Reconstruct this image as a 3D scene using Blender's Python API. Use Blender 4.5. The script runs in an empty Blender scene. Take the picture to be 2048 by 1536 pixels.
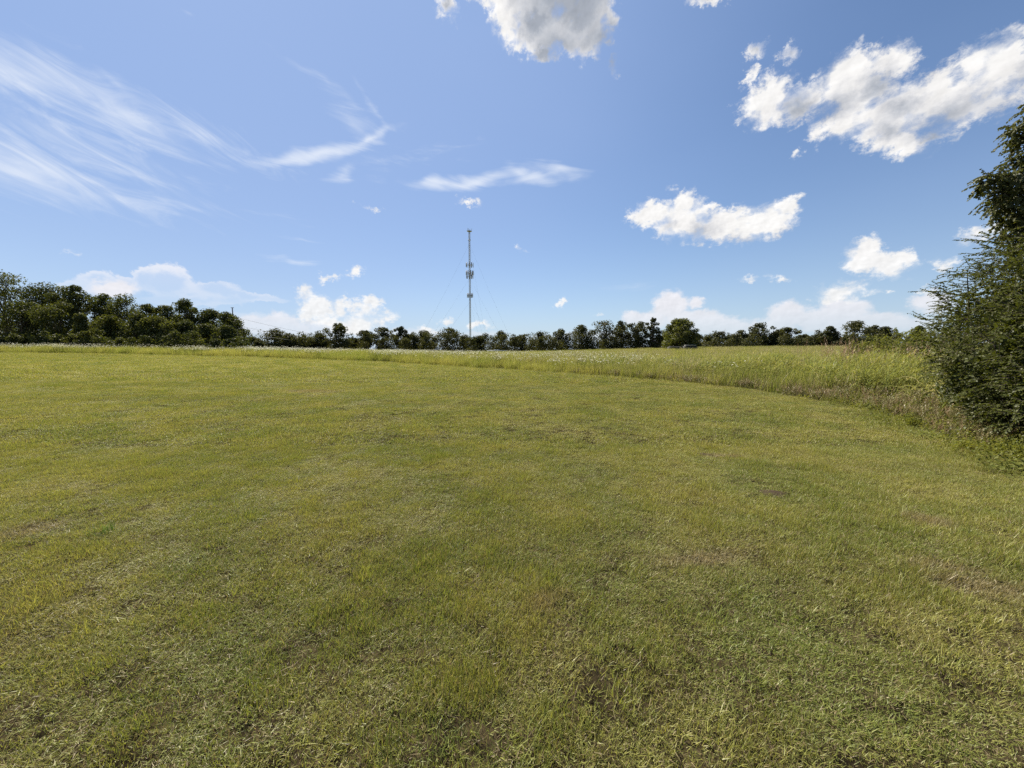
import bpy, math, random
import numpy as np
from mathutils import Vector, Matrix

# ------------------------------------------------------------------ camera
scene = bpy.context.scene
COL = scene.collection
R = math.radians
F = 386.0 * 2                       # focal length in pixels of the 2048-wide photograph
PITCH = R(-5.05)
EYE = 1.62
cam_data = bpy.data.cameras.new('camera')
cam_data.sensor_width = 36.0
cam_data.lens = 36.0 * F / 2048.0
cam_data.clip_start = 0.05
cam_data.clip_end = 6000.0
cam = bpy.data.objects.new('camera', cam_data)
COL.objects.link(cam)
cam.location = (0, 0, EYE)
cam.rotation_euler = (math.pi / 2 + PITCH, 0, 0)
scene.camera = cam

# ------------------------------------------------------------------ sun, sky, exposure
SUN_AZ, SUN_EL = R(-38), R(47)      # azimuth clockwise from the viewing direction (+Y)
sun_data = bpy.data.lights.new('sun', 'SUN')
sun_data.energy = 5.0
sun_data.angle = R(0.53)
sun_data.color = (1.0, 0.93, 0.80)
sun = bpy.data.objects.new('sun', sun_data)
COL.objects.link(sun)
SUNV = Vector((math.sin(SUN_AZ) * math.cos(SUN_EL), math.cos(SUN_AZ) * math.cos(SUN_EL), math.sin(SUN_EL)))
sun.location = SUNV * 300
sun.rotation_euler = SUNV.to_track_quat('Z', 'Y').to_euler()

scene.view_settings.view_transform = 'Standard'
scene.view_settings.look = 'None'
scene.view_settings.exposure = 1.32
scene.view_settings.gamma = 1.0
scene.view_settings.use_curve_mapping = False
scene.render.engine = 'CYCLES'
cy = scene.cycles
cy.max_bounces = 6
cy.diffuse_bounces = 3
cy.glossy_bounces = 2
cy.transmission_bounces = 3
cy.transparent_max_bounces = 6
cy.use_denoising = False
cy.sample_clamp_indirect = 4.0
cy.caustics_reflective = False
cy.caustics_refractive = False

def ray(px, py):
    """Direction, in the world, of a point of the photograph (2048 x 1536)."""
    x, y = (px - 1024) / F, (768 - py) / F
    c, s = math.cos(PITCH), math.sin(PITCH)
    return Vector((x, c - y * s, s + y * c))

def azel(px, py):
    d = ray(px, py).normalized()
    return math.degrees(math.atan2(d.x, d.y)), math.degrees(math.asin(d.z))

world = bpy.data.worlds.new("World")
scene.world = world
world.use_nodes = True
wt = world.node_tree
for n in list(wt.nodes):
    wt.nodes.remove(n)

class NT:
    """small helper for node trees"""
    def __init__(s, t): s.t = t
    def n(s, kind, **kw):
        nd = s.t.nodes.new('ShaderNode' + kind)
        ins = kw.pop('ins', {})
        for k, v in kw.items(): setattr(nd, k, v)
        for k, v in ins.items(): s.put(nd, k, v)
        return nd
    def put(s, nd, k, v):
        sock = nd.inputs[k]
        if isinstance(v, bpy.types.NodeSocket): s.t.links.new(v, sock)
        elif isinstance(v, bpy.types.Node): s.t.links.new(v.outputs[0], sock)
        else: sock.default_value = v
    def m(s, op, a, b=None, c=None, clamp=False):
        nd = s.n('Math', operation=op, use_clamp=clamp)
        for i, v in enumerate((a, b, c)):
            if v is not None: s.put(nd, i, v)
        return nd.outputs[0]
    def v(s, op, a, b=None, scale=None):
        nd = s.n('VectorMath', operation=op)
        s.put(nd, 0, a)
        if b is not None: s.put(nd, 1, b)
        if scale is not None: s.put(nd, 'Scale', scale)
        return nd.outputs['Value'] if op in ('LENGTH', 'DOT_PRODUCT') else nd.outputs[0]
    def mix(s, f, a, b):
        nd = s.n('Mix', data_type='RGBA')
        s.put(nd, 0, f); s.put(nd, 6, a); s.put(nd, 7, b)
        return nd.outputs[2]
    def noise(s, vec, scale, detail=4, rough=0.5, dist=0.0, out=0):
        nd = s.n('TexNoise', ins={'Vector': vec, 'Scale': scale, 'Detail': detail, 'Roughness': rough, 'Distortion': dist})
        return nd.outputs[out]
    def ramp(s, f, stops, interp='LINEAR'):
        nd = s.n('ValToRGB'); s.put(nd, 0, f)
        cr = nd.color_ramp; cr.interpolation = interp
        while len(cr.elements) < len(stops): cr.elements.new(0.5)
        for e, (p, c) in zip(cr.elements, stops):
            e.position = p; e.color = c if len(c) == 4 else (*c, 1)
        return nd.outputs[0]
    def sstep(s, x, a, b):
        nd = s.n('MapRange', interpolation_type='SMOOTHSTEP', ins={'Value': x, 'From Min': a, 'From Max': b})
        return nd.outputs[0]

W = NT(wt)
sky = W.n('TexSky', sky_type='NISHITA', sun_disc=False, sun_elevation=SUN_EL, sun_rotation=SUN_AZ,
          air_density=1.0, dust_density=0.25, ozone_density=5.5, altitude=150.0)
tc = W.n('TexCoord')
DIR = tc.outputs['Generated']
sep = W.n('SeparateXYZ', ins={0: DIR})
AZ = W.m('MULTIPLY', W.m('ARCTAN2', sep.outputs[0], sep.outputs[1]), 180 / math.pi)
EL = W.m('MULTIPLY', W.m('ARCSINE', sep.outputs[2]), 180 / math.pi)
AE = W.n('CombineXYZ', ins={0: AZ, 1: EL, 2: 0.0}).outputs[0]
AEk = W.v('MULTIPLY', AE, (1, 1.25, 0))          # clouds low down look flatter
# billows and fray shared by all clouds
def off(c, k): return W.v('MULTIPLY', W.v('SUBTRACT', c, (0.5, 0.5, 0.5)), k)
warp = W.noise(AEk, 0.13, 3, 0.5, out=1)
fine = W.noise(AEk, 0.7, 6, 0.66, out=1)
P = W.v('ADD', W.v('ADD', AE, off(warp, (4.5, 3.2, 0))), off(fine, (3.4, 2.6, 0)))
Pl = W.v('ADD', AE, off(fine, (2.2, 1.8, 0)))
Pc = W.v('ADD', AE, off(warp, (6, 4, 0)))
ragc = W.m('SUBTRACT', W.noise(AEk, 0.75, 9, 0.7, 0.3), 0.5)
broad = W.m('SUBTRACT', W.noise(AEk, 0.24, 3, 0.5), 0.5)
relief = W.m('SUBTRACT', W.noise(W.v('ADD', AEk, (-0.6, 0.5, 0)), 0.42, 3, 0.5), W.noise(AEk, 0.42, 3, 0.5))
relief2 = W.m('SUBTRACT', W.noise(W.v('ADD', AEk, (-0.25, 0.25, 0)), 1.3, 3, 0.55), W.noise(AEk, 1.3, 3, 0.55))
soft = W.sstep(W.noise(W.v('ADD', AEk, (31.0, 17.0, 0)), 0.33, 2, 0.5), 0.45, 0.72)

def shape(it):
    px, py, rx, ry = it[:4]
    rot = it[4] if len(it) > 4 else 0.0
    a, e = azel(px, py)
    ca, sa = math.cos(R(rot)), math.sin(R(rot))
    a1, e1 = azel(px + rx * ca, py + rx * sa)
    a0, e0 = azel(px - rx * ca, py - rx * sa)
    ra = math.hypot(a1 - a0, e1 - e0) / 2
    ang = math.atan2(e1 - e0, a1 - a0)
    a1, e1 = azel(px + ry * sa, py - ry * ca)
    a0, e0 = azel(px - ry * sa, py + ry * ca)
    re = math.hypot(a1 - a0, e1 - e0) / 2
    return a, e, ra, re, ang, (it[5] if len(it) > 5 else 1.0)

def near(items, zone):
    """the puffs that reach into a zone of the sky"""
    out = []
    for it in items:
        a, e, ra, re, ang, k = shape(it)
        wa = math.hypot(ra * math.cos(ang), re * math.sin(ang)) + 4.5
        we = math.hypot(ra * math.sin(ang), re * math.cos(ang)) + 3.5
        if a + wa > zone[0] and a - wa < zone[1] and e + we > zone[2] and e - we < zone[3]:
            out.append(it)
    return out

class Order: last = None
def puffs(coord, items, smooth=0.25):
    """Heaped cloud field: ellipses in azimuth and elevation, joined smoothly."""
    out = None
    for it in items:
        a, e, ra, re, ang, k = shape(it)
        co = coord
        if Order.last is not None:           # evaluate the puffs one after another
            q = W.n('VectorMath', operation='MULTIPLY_ADD')
            W.put(q, 0, Order.last); q.inputs[1].default_value = (1e-9, 1e-9, 0); W.put(q, 2, coord)
            co = q.outputs[0]
        mp = W.n('Mapping', vector_type='TEXTURE', ins={'Vector': co, 'Location': (a, e, 0), 'Rotation': (0, 0, ang), 'Scale': (ra, re, 1)})
        r = W.v('LENGTH', mp.outputs[0])
        s = k * math.sqrt(min(max(min(ra, re), 0.3), 6.0) / 2.2)
        o = W.m('MULTIPLY_ADD', r, -s, s)
        out = o if out is None else W.m('SMOOTH_MAX', out, o, smooth)
        Order.last = out
    return out

heaps = [
 # big cloud over the top edge
 (1100, -60, 150, 150), (1080, 60, 100, 70), (1160, 50, 75, 90), (1030, 10, 60, 80), (1100, -230, 200, 150), (1095, 115, 40, 25),
 (893, 15, 26, 40), (962, -5, 40, 22), (1228, 128, 14, 22), (1420, -6, 55, 22),
 # broad cloud at the upper right
 (1535, 205, 65, 60), (1600, 205, 80, 50, -15), (1690, 160, 75, 60, -15), (1790, 120, 75, 40, -20), (1720, 200, 90, 45, -20),
 (1800, 225, 170, 60, -20), (1970, 150, 110, 70, -20), (1920, 215, 110, 50), (1780, 290, 95, 34), (1690, 250, 70, 50), (2090, 160, 110, 70),
 (1518, 100, 26, 26), (1572, 108, 22, 24), (1502, 150, 14, 16), (1600, 303, 16, 9), (1880, 270, 45, 20),
 # mid right
 (1298, 430, 50, 36), (1360, 442, 78, 56), (1368, 400, 32, 30), (1430, 457, 108, 40), (1510, 440, 98, 36, -12), (1570, 412, 56, 28), (1415, 410, 20, 20), (1340, 372, 18, 14), (1600, 402, 22, 10),
 (1735, 498, 46, 42), (1755, 527, 80, 32), (1808, 508, 34, 22),
 (1495, 560, 24, 9), (1550, 557, 26, 9), (1692, 583, 70, 22), (1655, 600, 46, 12), (1775, 582, 14, 6), (1885, 528, 34, 16), (1940, 467, 46, 24), (1985, 455, 34, 22), (1845, 570, 16, 6),
 # left of centre
 (612, 583, 27, 22), (640, 610, 45, 30), (680, 610, 26, 22), (728, 615, 34, 26), (762, 632, 40, 13), (700, 640, 90, 26), (620, 635, 30, 20),
 (662, 551, 34, 9), (718, 546, 22, 14), (935, 397, 26, 9), (740, 412, 30, 6), (1045, 502, 16, 5), (895, 640, 20, 9), (855, 660, 26, 11), (1122, 607, 11, 14), (1190, 632, 16, 5), (965, 650, 30, 9),
 (145, 516, 22, 5)
]
rims = [   # far thunderheads: white rims, thin bluish middles
 (335, 562, 58, 36), (290, 555, 28, 22), (200, 560, 46, 20), (150, 575, 40, 18), (255, 570, 30, 16), (430, 578, 60, 16), (500, 592, 90, 9, 8), (400, 600, 120, 14),
 (520, 645, 60, 22), (570, 660, 50, 26), (480, 640, 40, 16),
]
low = [    # pale heaps sunk in the haze over the horizon
 (1340, 610, 42, 34), (1300, 642, 46, 24), (1400, 640, 60, 26), (1390, 605, 24, 14), (1265, 636, 26, 18), (1430, 650, 60, 26), (1370, 640, 60, 22), (1480, 660, 60, 16),
 (1575, 630, 52, 32), (1685, 622, 66, 32), (1640, 642, 80, 28), (1760, 640, 80, 24), (1540, 655, 70, 22), (1865, 605, 55, 30), (1820, 650, 80, 20), (1100, 675, 60, 8), (960, 668, 60, 8), (790, 668, 70, 14), (225, 578, 70, 24), (560, 655, 70, 34), (500, 650, 50, 24), (650, 662, 100, 26), (840, 668, 70, 16), (1190, 672, 90, 14), (1710, 652, 120, 26), (1460, 655, 60, 22),
]

streaks_long = [(200, 300, 330, 120, 14, .35), (60, 150, 200, 70, 14, .8), (240, 215, 240, 55, 20, .75), (400, 255, 150, 34, 24, .7), (500, 300, 140, 30, 24, .55), (235, 160, 80, 14, 35, .8),
    (60, 340, 260, 80, 8, .75), (230, 395, 150, 26, 8, .8), (100, 400, 150, 20, 6, .6), (130, 280, 160, 30, 10, .5)]
streaks_thin = [(640, 303, 160, 26, -12, 1.7), (735, 275, 70, 14, -18, 1.7), (880, 362, 40, 24, 0, 1.7), (680, 350, 34, 24, -30, 1.1), (1110, 345, 70, 20, 0, .9), (745, 215, 60, 7, 55, .9), (640, 170, 90, 8, 30, .7), (470, 322, 50, 8, 5, .7), (700, 235, 60, 24, 40, .45),
    (940, 362, 160, 20, -2, 1.5), (1050, 358, 60, 18, 15, 1.4), (570, 517, 90, 9, 0, 1.3), (600, 478, 60, 4, 6, .8), (450, 447, 60, 5, 2, .8), (560, 430, 90, 10, 12, .5),
    (370, 16, 34, 12, 20, .9), (330, 445, 90, 4, 2, .5), (1260, 575, 90, 12, 4, .6), (1180, 570, 40, 6, 0, .5), (240, 340, 60, 8, 20, .5), (770, 335, 60, 30, 0, .4), (910, 295, 60, 14, 0, .4)]

def brushed(items, base_rot, stretch, seed, thr):
    """cirrus: long brushed streaks"""
    mp = W.n('Mapping', vector_type='POINT', ins={'Vector': AE, 'Location': (seed, seed * .7, 0), 'Rotation': (0, 0, base_rot)})
    nz = W.noise(W.v('MULTIPLY', mp.outputs[0], (1.0 / stretch, 1.0, 1.0)), 0.36, 9, 0.62, 1.9)
    mask = puffs(Pc, items, 0.4)
    return W.m('MULTIPLY', W.sstep(W.m('MULTIPLY_ADD', W.m('SUBTRACT', nz, 0.5), 2.0, mask), 0.0, 1.35), 0.85)

# thin veil of high ice cloud, denser towards the sun's side of the sky and the horizon
veil_n = W.sstep(W.noise(W.v('MULTIPLY', AE, (0.4, 1, 1)), 0.05, 3, 0.5), 0.3, 0.8)
sunside = W.sstep(W.v('DOT_PRODUCT', DIR, tuple(SUNV)), 0.45, 1.0)
hz = W.m('POWER', W.m('SUBTRACT', 1.0, W.m('ABSOLUTE', sep.outputs[2]), clamp=True), 6.5)
veil = W.m('ADD', W.m('MULTIPLY_ADD', veil_n, 0.14, 0.12), W.m('MULTIPLY', sunside, 0.68), clamp=True)
SKY = W.mix(veil, sky.outputs[0], (2.66, 3.80, 6.35, 1))
SKY = W.mix(W.m('MULTIPLY', hz, 0.85), SKY, (4.3, 5.3, 6.5, 1))

WHITE = 8.0
def cloudy(zone):
    """the clouds of one zone of the sky over the clear air"""
    c = SKY
    Order.last = None
    it = near(streaks_long, zone)
    if it: c = W.mix(brushed(it, R(17), 3.8, 3.0, 0), c, (6.4, 6.9, 7.8, 1))
    it = near(streaks_thin, zone)
    if it: c = W.mix(brushed(it, R(2), 6.0, 11.0, 0), c, (6.4, 6.9, 7.8, 1))
    it = near(rims, zone)
    if it:
        d = W.m('MULTIPLY_ADD', ragc, 0.22, puffs(Pl, it))
        a = W.m('MULTIPLY', W.sstep(d, -0.04, 0.16), W.m('MULTIPLY_ADD', W.sstep(W.m('MULTIPLY_ADD', broad, 1.2, d), 0.04, 0.5), -0.60, 0.95))
        a = W.m('MULTIPLY', a, W.m('MULTIPLY_ADD', W.sstep(EL, 4.0, 11.5), 0.75, 0.2))
        c = W.mix(a, c, (7.7, 7.6, 7.8, 1))
    it = near(low, zone)
    if it:
        d = W.m('MULTIPLY_ADD', ragc, 0.5, puffs(Pl, it))
        a = W.m('MULTIPLY', W.sstep(d, -0.02, 0.4), W.m('MULTIPLY', W.sstep(EL, -1.0, 6.5), 0.84))
        c = W.mix(a, c, W.v('SCALE', (7.3, 7.1, 7.3), scale=W.m('ADD', W.m('MULTIPLY', relief2, -0.16), W.m('MULTIPLY_ADD', relief, -0.25, 1.0))))
    it = near(heaps, zone)
    if it:
        dens = puffs(P, it)
        d = W.m('MULTIPLY_ADD', ragc, 1.2, dens)
        a = W.m('MULTIPLY', W.sstep(d, -0.02, W.m('MULTIPLY_ADD', soft, 0.9, 0.44)), W.m('MULTIPLY_ADD', W.sstep(EL, 2.0, 14.0), 0.16, 0.825))
        thick = W.m('MULTIPLY', W.m('ADD', dens, W.m('MULTIPLY_ADD', broad, 0.32, W.m('MULTIPLY', ragc, 0.03))), W.m('MULTIPLY_ADD', W.sstep(EL, 4.0, 30.0), 0.85, 0.15))
        big = [q for q in it if min(q[2], q[3]) >= 34]
        if big and zone[3] > 14:               # the side towards the sun is lit, the far side greyer
            b0 = W.m('MAXIMUM', puffs(P, big), -0.4)
            b1 = W.m('MAXIMUM', puffs(W.v('ADD', P, (-2.8, 1.7, 0)), big), -0.4)
            thick = W.m('ADD', thick, W.m('MULTIPLY', W.m('SUBTRACT', b1, b0), 0.75))
        sh = W.ramp(W.m('MULTIPLY', thick, 1.0, clamp=True),
                    [(0.0, (1.0, .99, .975)), (0.30, (1.0, .98, .955)), (0.52, (.74, .745, .775)), (0.78, (.50, .53, .585)), (1.0, (.38, .415, .48))], 'B_SPLINE')
        rel = W.m('MULTIPLY_ADD', relief, -0.32, W.m('MULTIPLY', relief2, W.m('MULTIPLY_ADD', W.sstep(EL, 6.0, 26.0), 0.12, -0.26)))
        g = W.m('MULTIPLY', W.m('ADD', rel, 0.97), W.m('MULTIPLY_ADD', ragc, 0.05, 1.0))
        c = W.mix(a, c, W.v('SCALE', sh, scale=W.m('MULTIPLY', g, WHITE)))
    return W.n('Background', ins={'Color': c, 'Strength': 0.05})

# the rest of the sky, out of the picture: loose clouds of the same kind
gen_n = W.noise(W.v('MULTIPLY', DIR, (1, 1, 1.6)), 2.4, 7, 0.56)
gen = W.m('MULTIPLY', W.sstep(gen_n, 0.56, 0.68), 0.9)
surf = W.n('Background', ins={'Color': W.mix(gen, SKY, (6.4, 6.4, 6.5, 1)), 'Strength': 0.05})
def inside(x, a, b):
    return W.m('MULTIPLY', W.m('GREATER_THAN', x, a), W.m('LESS_THAN', x, b))
plain = surf
azs, els = (-60, -30, -2, 22, 60), (-0.5, 13.0, 46.0)
for i in range(4):
    for k in range(2):
        z = (azs[i], azs[i + 1], els[k], els[k + 1])
        f = W.m('MULTIPLY', inside(AZ, z[0], z[1]), inside(EL, z[2], z[3]))
        ms = W.n('MixShader')
        W.put(ms, 0, f); W.put(ms, 1, surf); W.put(ms, 2, cloudy(z))
        surf = ms
ms = W.n('MixShader')
W.put(ms, 0, W.m('MULTIPLY', inside(AZ, azs[0], azs[-1]), inside(EL, els[0], els[-1]))); W.put(ms, 1, plain); W.put(ms, 2, surf)
surf = ms
wo = W.n('OutputWorld')
wt.links.new(surf.outputs[0], wo.inputs[0])
world.cycles.sampling_method = 'NONE'

# ------------------------------------------------------------------ helpers
rng = np.random.default_rng(7)

def at(px, py, depth):
    """World point seen at a pixel of the photograph, `depth` metres in front of the camera."""
    d = ray(px, py)
    k = depth / d.y
    return np.array((d.x * k, depth, EYE + d.z * k))

def vnoise(x, y, seed=0):
    """smooth lattice noise in 0..1"""
    x = np.asarray(x, float); y = np.asarray(y, float)
    xi = np.floor(x).astype(np.int64); yi = np.floor(y).astype(np.int64)
    fx = x - xi; fy = y - yi
    fx = fx * fx * (3 - 2 * fx); fy = fy * fy * (3 - 2 * fy)
    def h(a, b):
        n = (a * 374761393 + b * 668265263 + seed * 974634777) & 0xFFFFFFFF
        n = ((n ^ (n >> 13)) * 1274126177) & 0xFFFFFFFF
        return ((n ^ (n >> 16)) & 0xFFFF) / 65535.0
    return (h(xi, yi) * (1 - fx) + h(xi + 1, yi) * fx) * (1 - fy) + (h(xi, yi + 1) * (1 - fx) + h(xi + 1, yi + 1) * fx) * fy

def mesh_obj(name, verts, tris, mat, parent=None, tone=None, smooth=False, link=True):
    verts = np.asarray(verts, np.float32); tris = np.asarray(tris, np.int32)
    me = bpy.data.meshes.new(name)
    me.vertices.add(len(verts)); me.vertices.foreach_set('co', verts.ravel())
    me.loops.add(tris.size); me.loops.foreach_set('vertex_index', tris.ravel())
    me.polygons.add(len(tris)); me.polygons.foreach_set('loop_start', np.arange(0, tris.size, 3, dtype=np.int32))
    if smooth:
        me.polygons.foreach_set('use_smooth', np.ones(len(tris), bool))
    if tone is not None:
        a = me.attributes.new('tone', 'FLOAT', 'POINT'); a.data.foreach_set('value', np.asarray(tone, np.float32))
    me.update()
    me.validate()
    if mat is not None: me.materials.append(mat)
    o = bpy.data.objects.new(name, me)
    if link: COL.objects.link(o)
    if parent is not None: o.parent = parent
    return o

def tag(o, label=None, cat=None, group=None, kind=None):
    if label: o['label'] = label
    if cat: o['category'] = cat
    if group: o['group'] = group
    if kind: o['kind'] = kind
    return o

def empty(name, loc, label=None, cat=None, group=None):
    o = bpy.data.objects.new(name, None)
    COL.objects.link(o); o.location = [float(v) for v in loc]; o.empty_display_size = 0.3
    return tag(o, label, cat, group)

class MB:
    """collects triangles of several shapes for one mesh"""
    def __init__(s): s.v = []; s.t = []; s.a = []; s.n = 0
    def add(s, v, t, tone=0.5):
        v = np.asarray(v, float).reshape(-1, 3)
        s.v.append(v); s.t.append(np.asarray(t, int).reshape(-1, 3) + s.n); s.n += len(v)
        s.a.append(np.broadcast_to(np.asarray(tone, float), (len(v),)))
    def box(s, c, d):
        c = np.asarray(c, float); d = np.asarray(d, float) / 2
        v = [c + d * np.array((x, y, z)) for x in (-1, 1) for y in (-1, 1) for z in (-1, 1)]
        q = [(0, 1, 3, 2), (4, 6, 7, 5), (0, 4, 5, 1), (2, 3, 7, 6), (0, 2, 6, 4), (1, 5, 7, 3)]
        s.add(v, [t for a, b, c2, e in q for t in ((a, b, c2), (a, c2, e))])
    def tube(s, pts, radii, sides=5, tone=0.5, cap=False):
        pts = np.asarray(pts, float); n = len(pts)
        radii = np.broadcast_to(np.asarray(radii, float), (n,))
        tang = np.gradient(pts, axis=0); tang /= np.linalg.norm(tang, axis=1)[:, None] + 1e-9
        ref = np.array((0.31, 0.95, 0.05)) if abs(tang[0][2]) > 0.8 else np.array((0.05, 0.1, 1.0))
        u = np.cross(tang, ref); u /= np.linalg.norm(u, axis=1)[:, None] + 1e-9
        w = np.cross(tang, u)
        th = np.arange(sides) * 2 * np.pi / sides
        ring = (u[:, None] * np.cos(th)[None, :, None] + w[:, None] * np.sin(th)[None, :, None]) * radii[:, None, None] + pts[:, None]
        v = ring.reshape(-1, 3); t = []
        for i in range(n - 1):
            for k in range(sides):
                a = i * sides + k; b = i * sides + (k + 1) % sides
                t += [(a, b, b + sides), (a, b + sides, a + sides)]
        if cap:
            for k in range(1, sides - 1):
                t += [(0, k + 1, k), ((n - 1) * sides, (n - 1) * sides + k, (n - 1) * sides + k + 1)]
        s.add(v, t, tone)
    def build(s, name, mat, parent=None, smooth=False, link=True):
        return mesh_obj(name, np.concatenate(s.v), np.concatenate(s.t), mat, parent, np.concatenate(s.a), smooth, link)

# ------------------------------------------------------------------ materials
def material(name):
    m = bpy.data.materials.new(name); m.use_nodes = True
    for n in list(m.node_tree.nodes): m.node_tree.nodes.remove(n)
    return m, NT(m.node_tree)

def finish(N, shader):
    o = N.n('OutputMaterial'); N.put(o, 0, shader)

def leafy(N, col, trans=0.4, tcol=None, gloss=0.04, rough=0.45):
    """a thin leaf: reflects, lets light through, shines a little"""
    a = N.n('BsdfDiffuse', ins={'Color': col})
    b = N.n('BsdfTranslucent', ins={'Color': tcol if tcol is not None else col})
    m1 = N.n('MixShader', ins={0: trans}); N.put(m1, 1, a.outputs[0]); N.put(m1, 2, b.outputs[0])
    if gloss:
        g = N.n('BsdfGlossy', ins={'Color': (1, 1, 1, 1), 'Roughness': rough})
        m2 = N.n('MixShader', ins={0: gloss}); N.put(m2, 1, m1.outputs[0]); N.put(m2, 2, g.outputs[0])
        return m2.outputs[0]
    return m1.outputs[0]

def tone_of(N): return N.n('Attribute', attribute_name='tone').outputs['Fac']
def world_pos(N): return N.n('NewGeometry').outputs['Position']
def inst_random(N): return N.n('ObjectInfo').outputs['Random']

def lawn_colour(N, pos):
    """turf: green, olive and dry straw in patches, with faint mowing streaks"""
    big = N.noise(pos, 0.16, 3, 0.5)
    mid = N.noise(pos, 0.75, 4, 0.6)
    fine = N.noise(pos, 3.2, 3, 0.6)
    streak = N.noise(N.v('MULTIPLY', pos, (0.05, 0.55, 0)), 1.0, 3, 0.55)
    g = N.mix(N.sstep(mid, 0.36, 0.64), (.235, .245, .055, 1), (.380, .330, .092, 1))
    g = N.mix(N.m('MULTIPLY', N.sstep(big, 0.40, 0.70), 0.4), g, (.40, .345, .10, 1))
    g = N.mix(N.m('MULTIPLY', N.sstep(streak, 0.50, 0.68), 0.45), g, (.215, .205, .060, 1))
    tan = None
    for (px, py, dep), (rx, ry) in (((1850, 1120, 3.55), (.30, .22)), ((1960, 1290, 2.5), (.40, .22)), ((1880, 1240, 2.75), (.30, .14)), ((1400, 1215, 2.85), (.55, .22)), ((1440, 965, 5.9), (.5, .18)), ((620, 787, 15), (1.6, .9)), ((60, 1130, 3.4), (.3, .3)), ((1100, 1330, 2.3), (.3, .14))):
        c = at(px, py, dep)
        q = N.v('LENGTH', N.v('MULTIPLY', N.v('SUBTRACT', N.v('ADD', pos, N.v('SCALE', N.v('SUBTRACT', N.noise(pos, 2.4, 3, 0.6, out=1), (.5, .5, .5)), scale=.5)), (c[0], c[1], 0)), (1 / rx, 1 / ry, 0)))
        q = N.m('SUBTRACT', 1.0, q, clamp=True)
        tan = q if tan is None else N.m('MAXIMUM', tan, q)
    g = N.mix(N.m('MULTIPLY', N.sstep(tan, 0.0, 0.8), 0.75), g, (.36, .255, .155, 1))
    dry = N.m('MULTIPLY', N.sstep(N.m('MULTIPLY_ADD', fine, 0.4, N.m('MULTIPLY', mid, 0.6)), 0.53, 0.68), 0.5)
    g = N.mix(dry, g, (.33, .265, .115, 1))
    return g

m_blade, N = material('turf_blade')
pos = world_pos(N); t = tone_of(N)
g = lawn_colour(N, pos)
g = N.mix(N.m('MULTIPLY', N.sstep(t, 0.0, 0.62), 0.55), N.v('MULTIPLY', g, (.62, .72, .70)), g)
g = N.mix(N.sstep(t, 0.80, 0.83), g, N.mix(N.sstep(t, .84, 1.0), (.17, .125, .07, 1), (.36, .29, .155, 1)))
g = N.mix(N.m('MULTIPLY', inst_random(N), 0.25), g, N.v('MULTIPLY', g, (.6, .75, .6)))
finish(N, leafy(N, g, 0.38, N.v('MULTIPLY', g, (1.15, 1.15, .6)), 0.015, 0.45))

m_ground, N = material('soil_and_thatch')
pos = world_pos(N)
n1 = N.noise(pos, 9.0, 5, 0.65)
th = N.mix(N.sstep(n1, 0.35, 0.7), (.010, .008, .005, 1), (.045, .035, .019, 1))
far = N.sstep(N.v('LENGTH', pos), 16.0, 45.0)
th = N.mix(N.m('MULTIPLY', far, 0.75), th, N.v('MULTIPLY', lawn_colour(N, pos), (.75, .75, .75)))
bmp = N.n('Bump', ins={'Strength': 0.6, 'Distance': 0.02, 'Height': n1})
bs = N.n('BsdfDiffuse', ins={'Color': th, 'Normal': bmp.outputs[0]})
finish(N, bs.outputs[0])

m_meadow, N = material('meadow_blade')
pos = world_pos(N); t = tone_of(N)
nz = N.noise(pos, 0.22, 4, 0.6)
g = N.mix(N.sstep(nz, 0.35, 0.65), (.175, .190, .036, 1), (.310, .270, .075, 1))
g = N.mix(N.sstep(t, 0.74, 0.78), g, (.36, .31, .16, 1))
g = N.mix(N.m('MULTIPLY', N.sstep(t, 0.0, 0.5), 0.5), N.v('MULTIPLY', g, (.7, .8, .8)), g)
finish(N, leafy(N, g, 0.5, N.v('MULTIPLY', g, (1.25, 1.25, .7)), 0.012, 0.45))

m_coarse, N = material('coarse_grass_blade')
t = tone_of(N)
g = N.ramp(N.m('MULTIPLY_ADD', inst_random(N), 0.4, N.m('MULTIPLY', t, 0.6)), [(0, (.12, .15, .034)), (0.5, (.21, .22, .055)), (0.8, (.29, .265, .085)), (1, (.42, .35, .18))])
finish(N, leafy(N, g, 0.42, N.v('MULTIPLY', g, (1.3, 1.25, .7)), 0.03, 0.4))

m_tan, N = material('tan_seed_head')
finish(N, leafy(N, N.mix(tone_of(N), (.30, .27, .11, 1), (.42, .37, .20, 1)), .4, None, 0))

m_clump, N = material('clump_blade')
finish(N, leafy(N, N.mix(tone_of(N), (.07, .12, .02, 1), (.14, .19, .035, 1)), .4, None, .01))

m_seed, N = material('seed_head')
t = tone_of(N)
g = N.ramp(t, [(0, (.17, .165, .06)), (0.45, (.22, .175, .085)), (0.75, (.24, .145, .09)), (1, (.34, .25, .15))])
finish(N, leafy(N, g, 0.35, None, 0.02))

m_umbel, N = material('flower_umbel')
t = tone_of(N)
g = N.ramp(t, [(0, (.10, .14, .03)), (0.28, (.12, .15, .035)), (0.32, (.50, .49, .38)), (1, (.72, .71, .60))])
finish(N, leafy(N, g, 0.35, None, 0.0))

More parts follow.
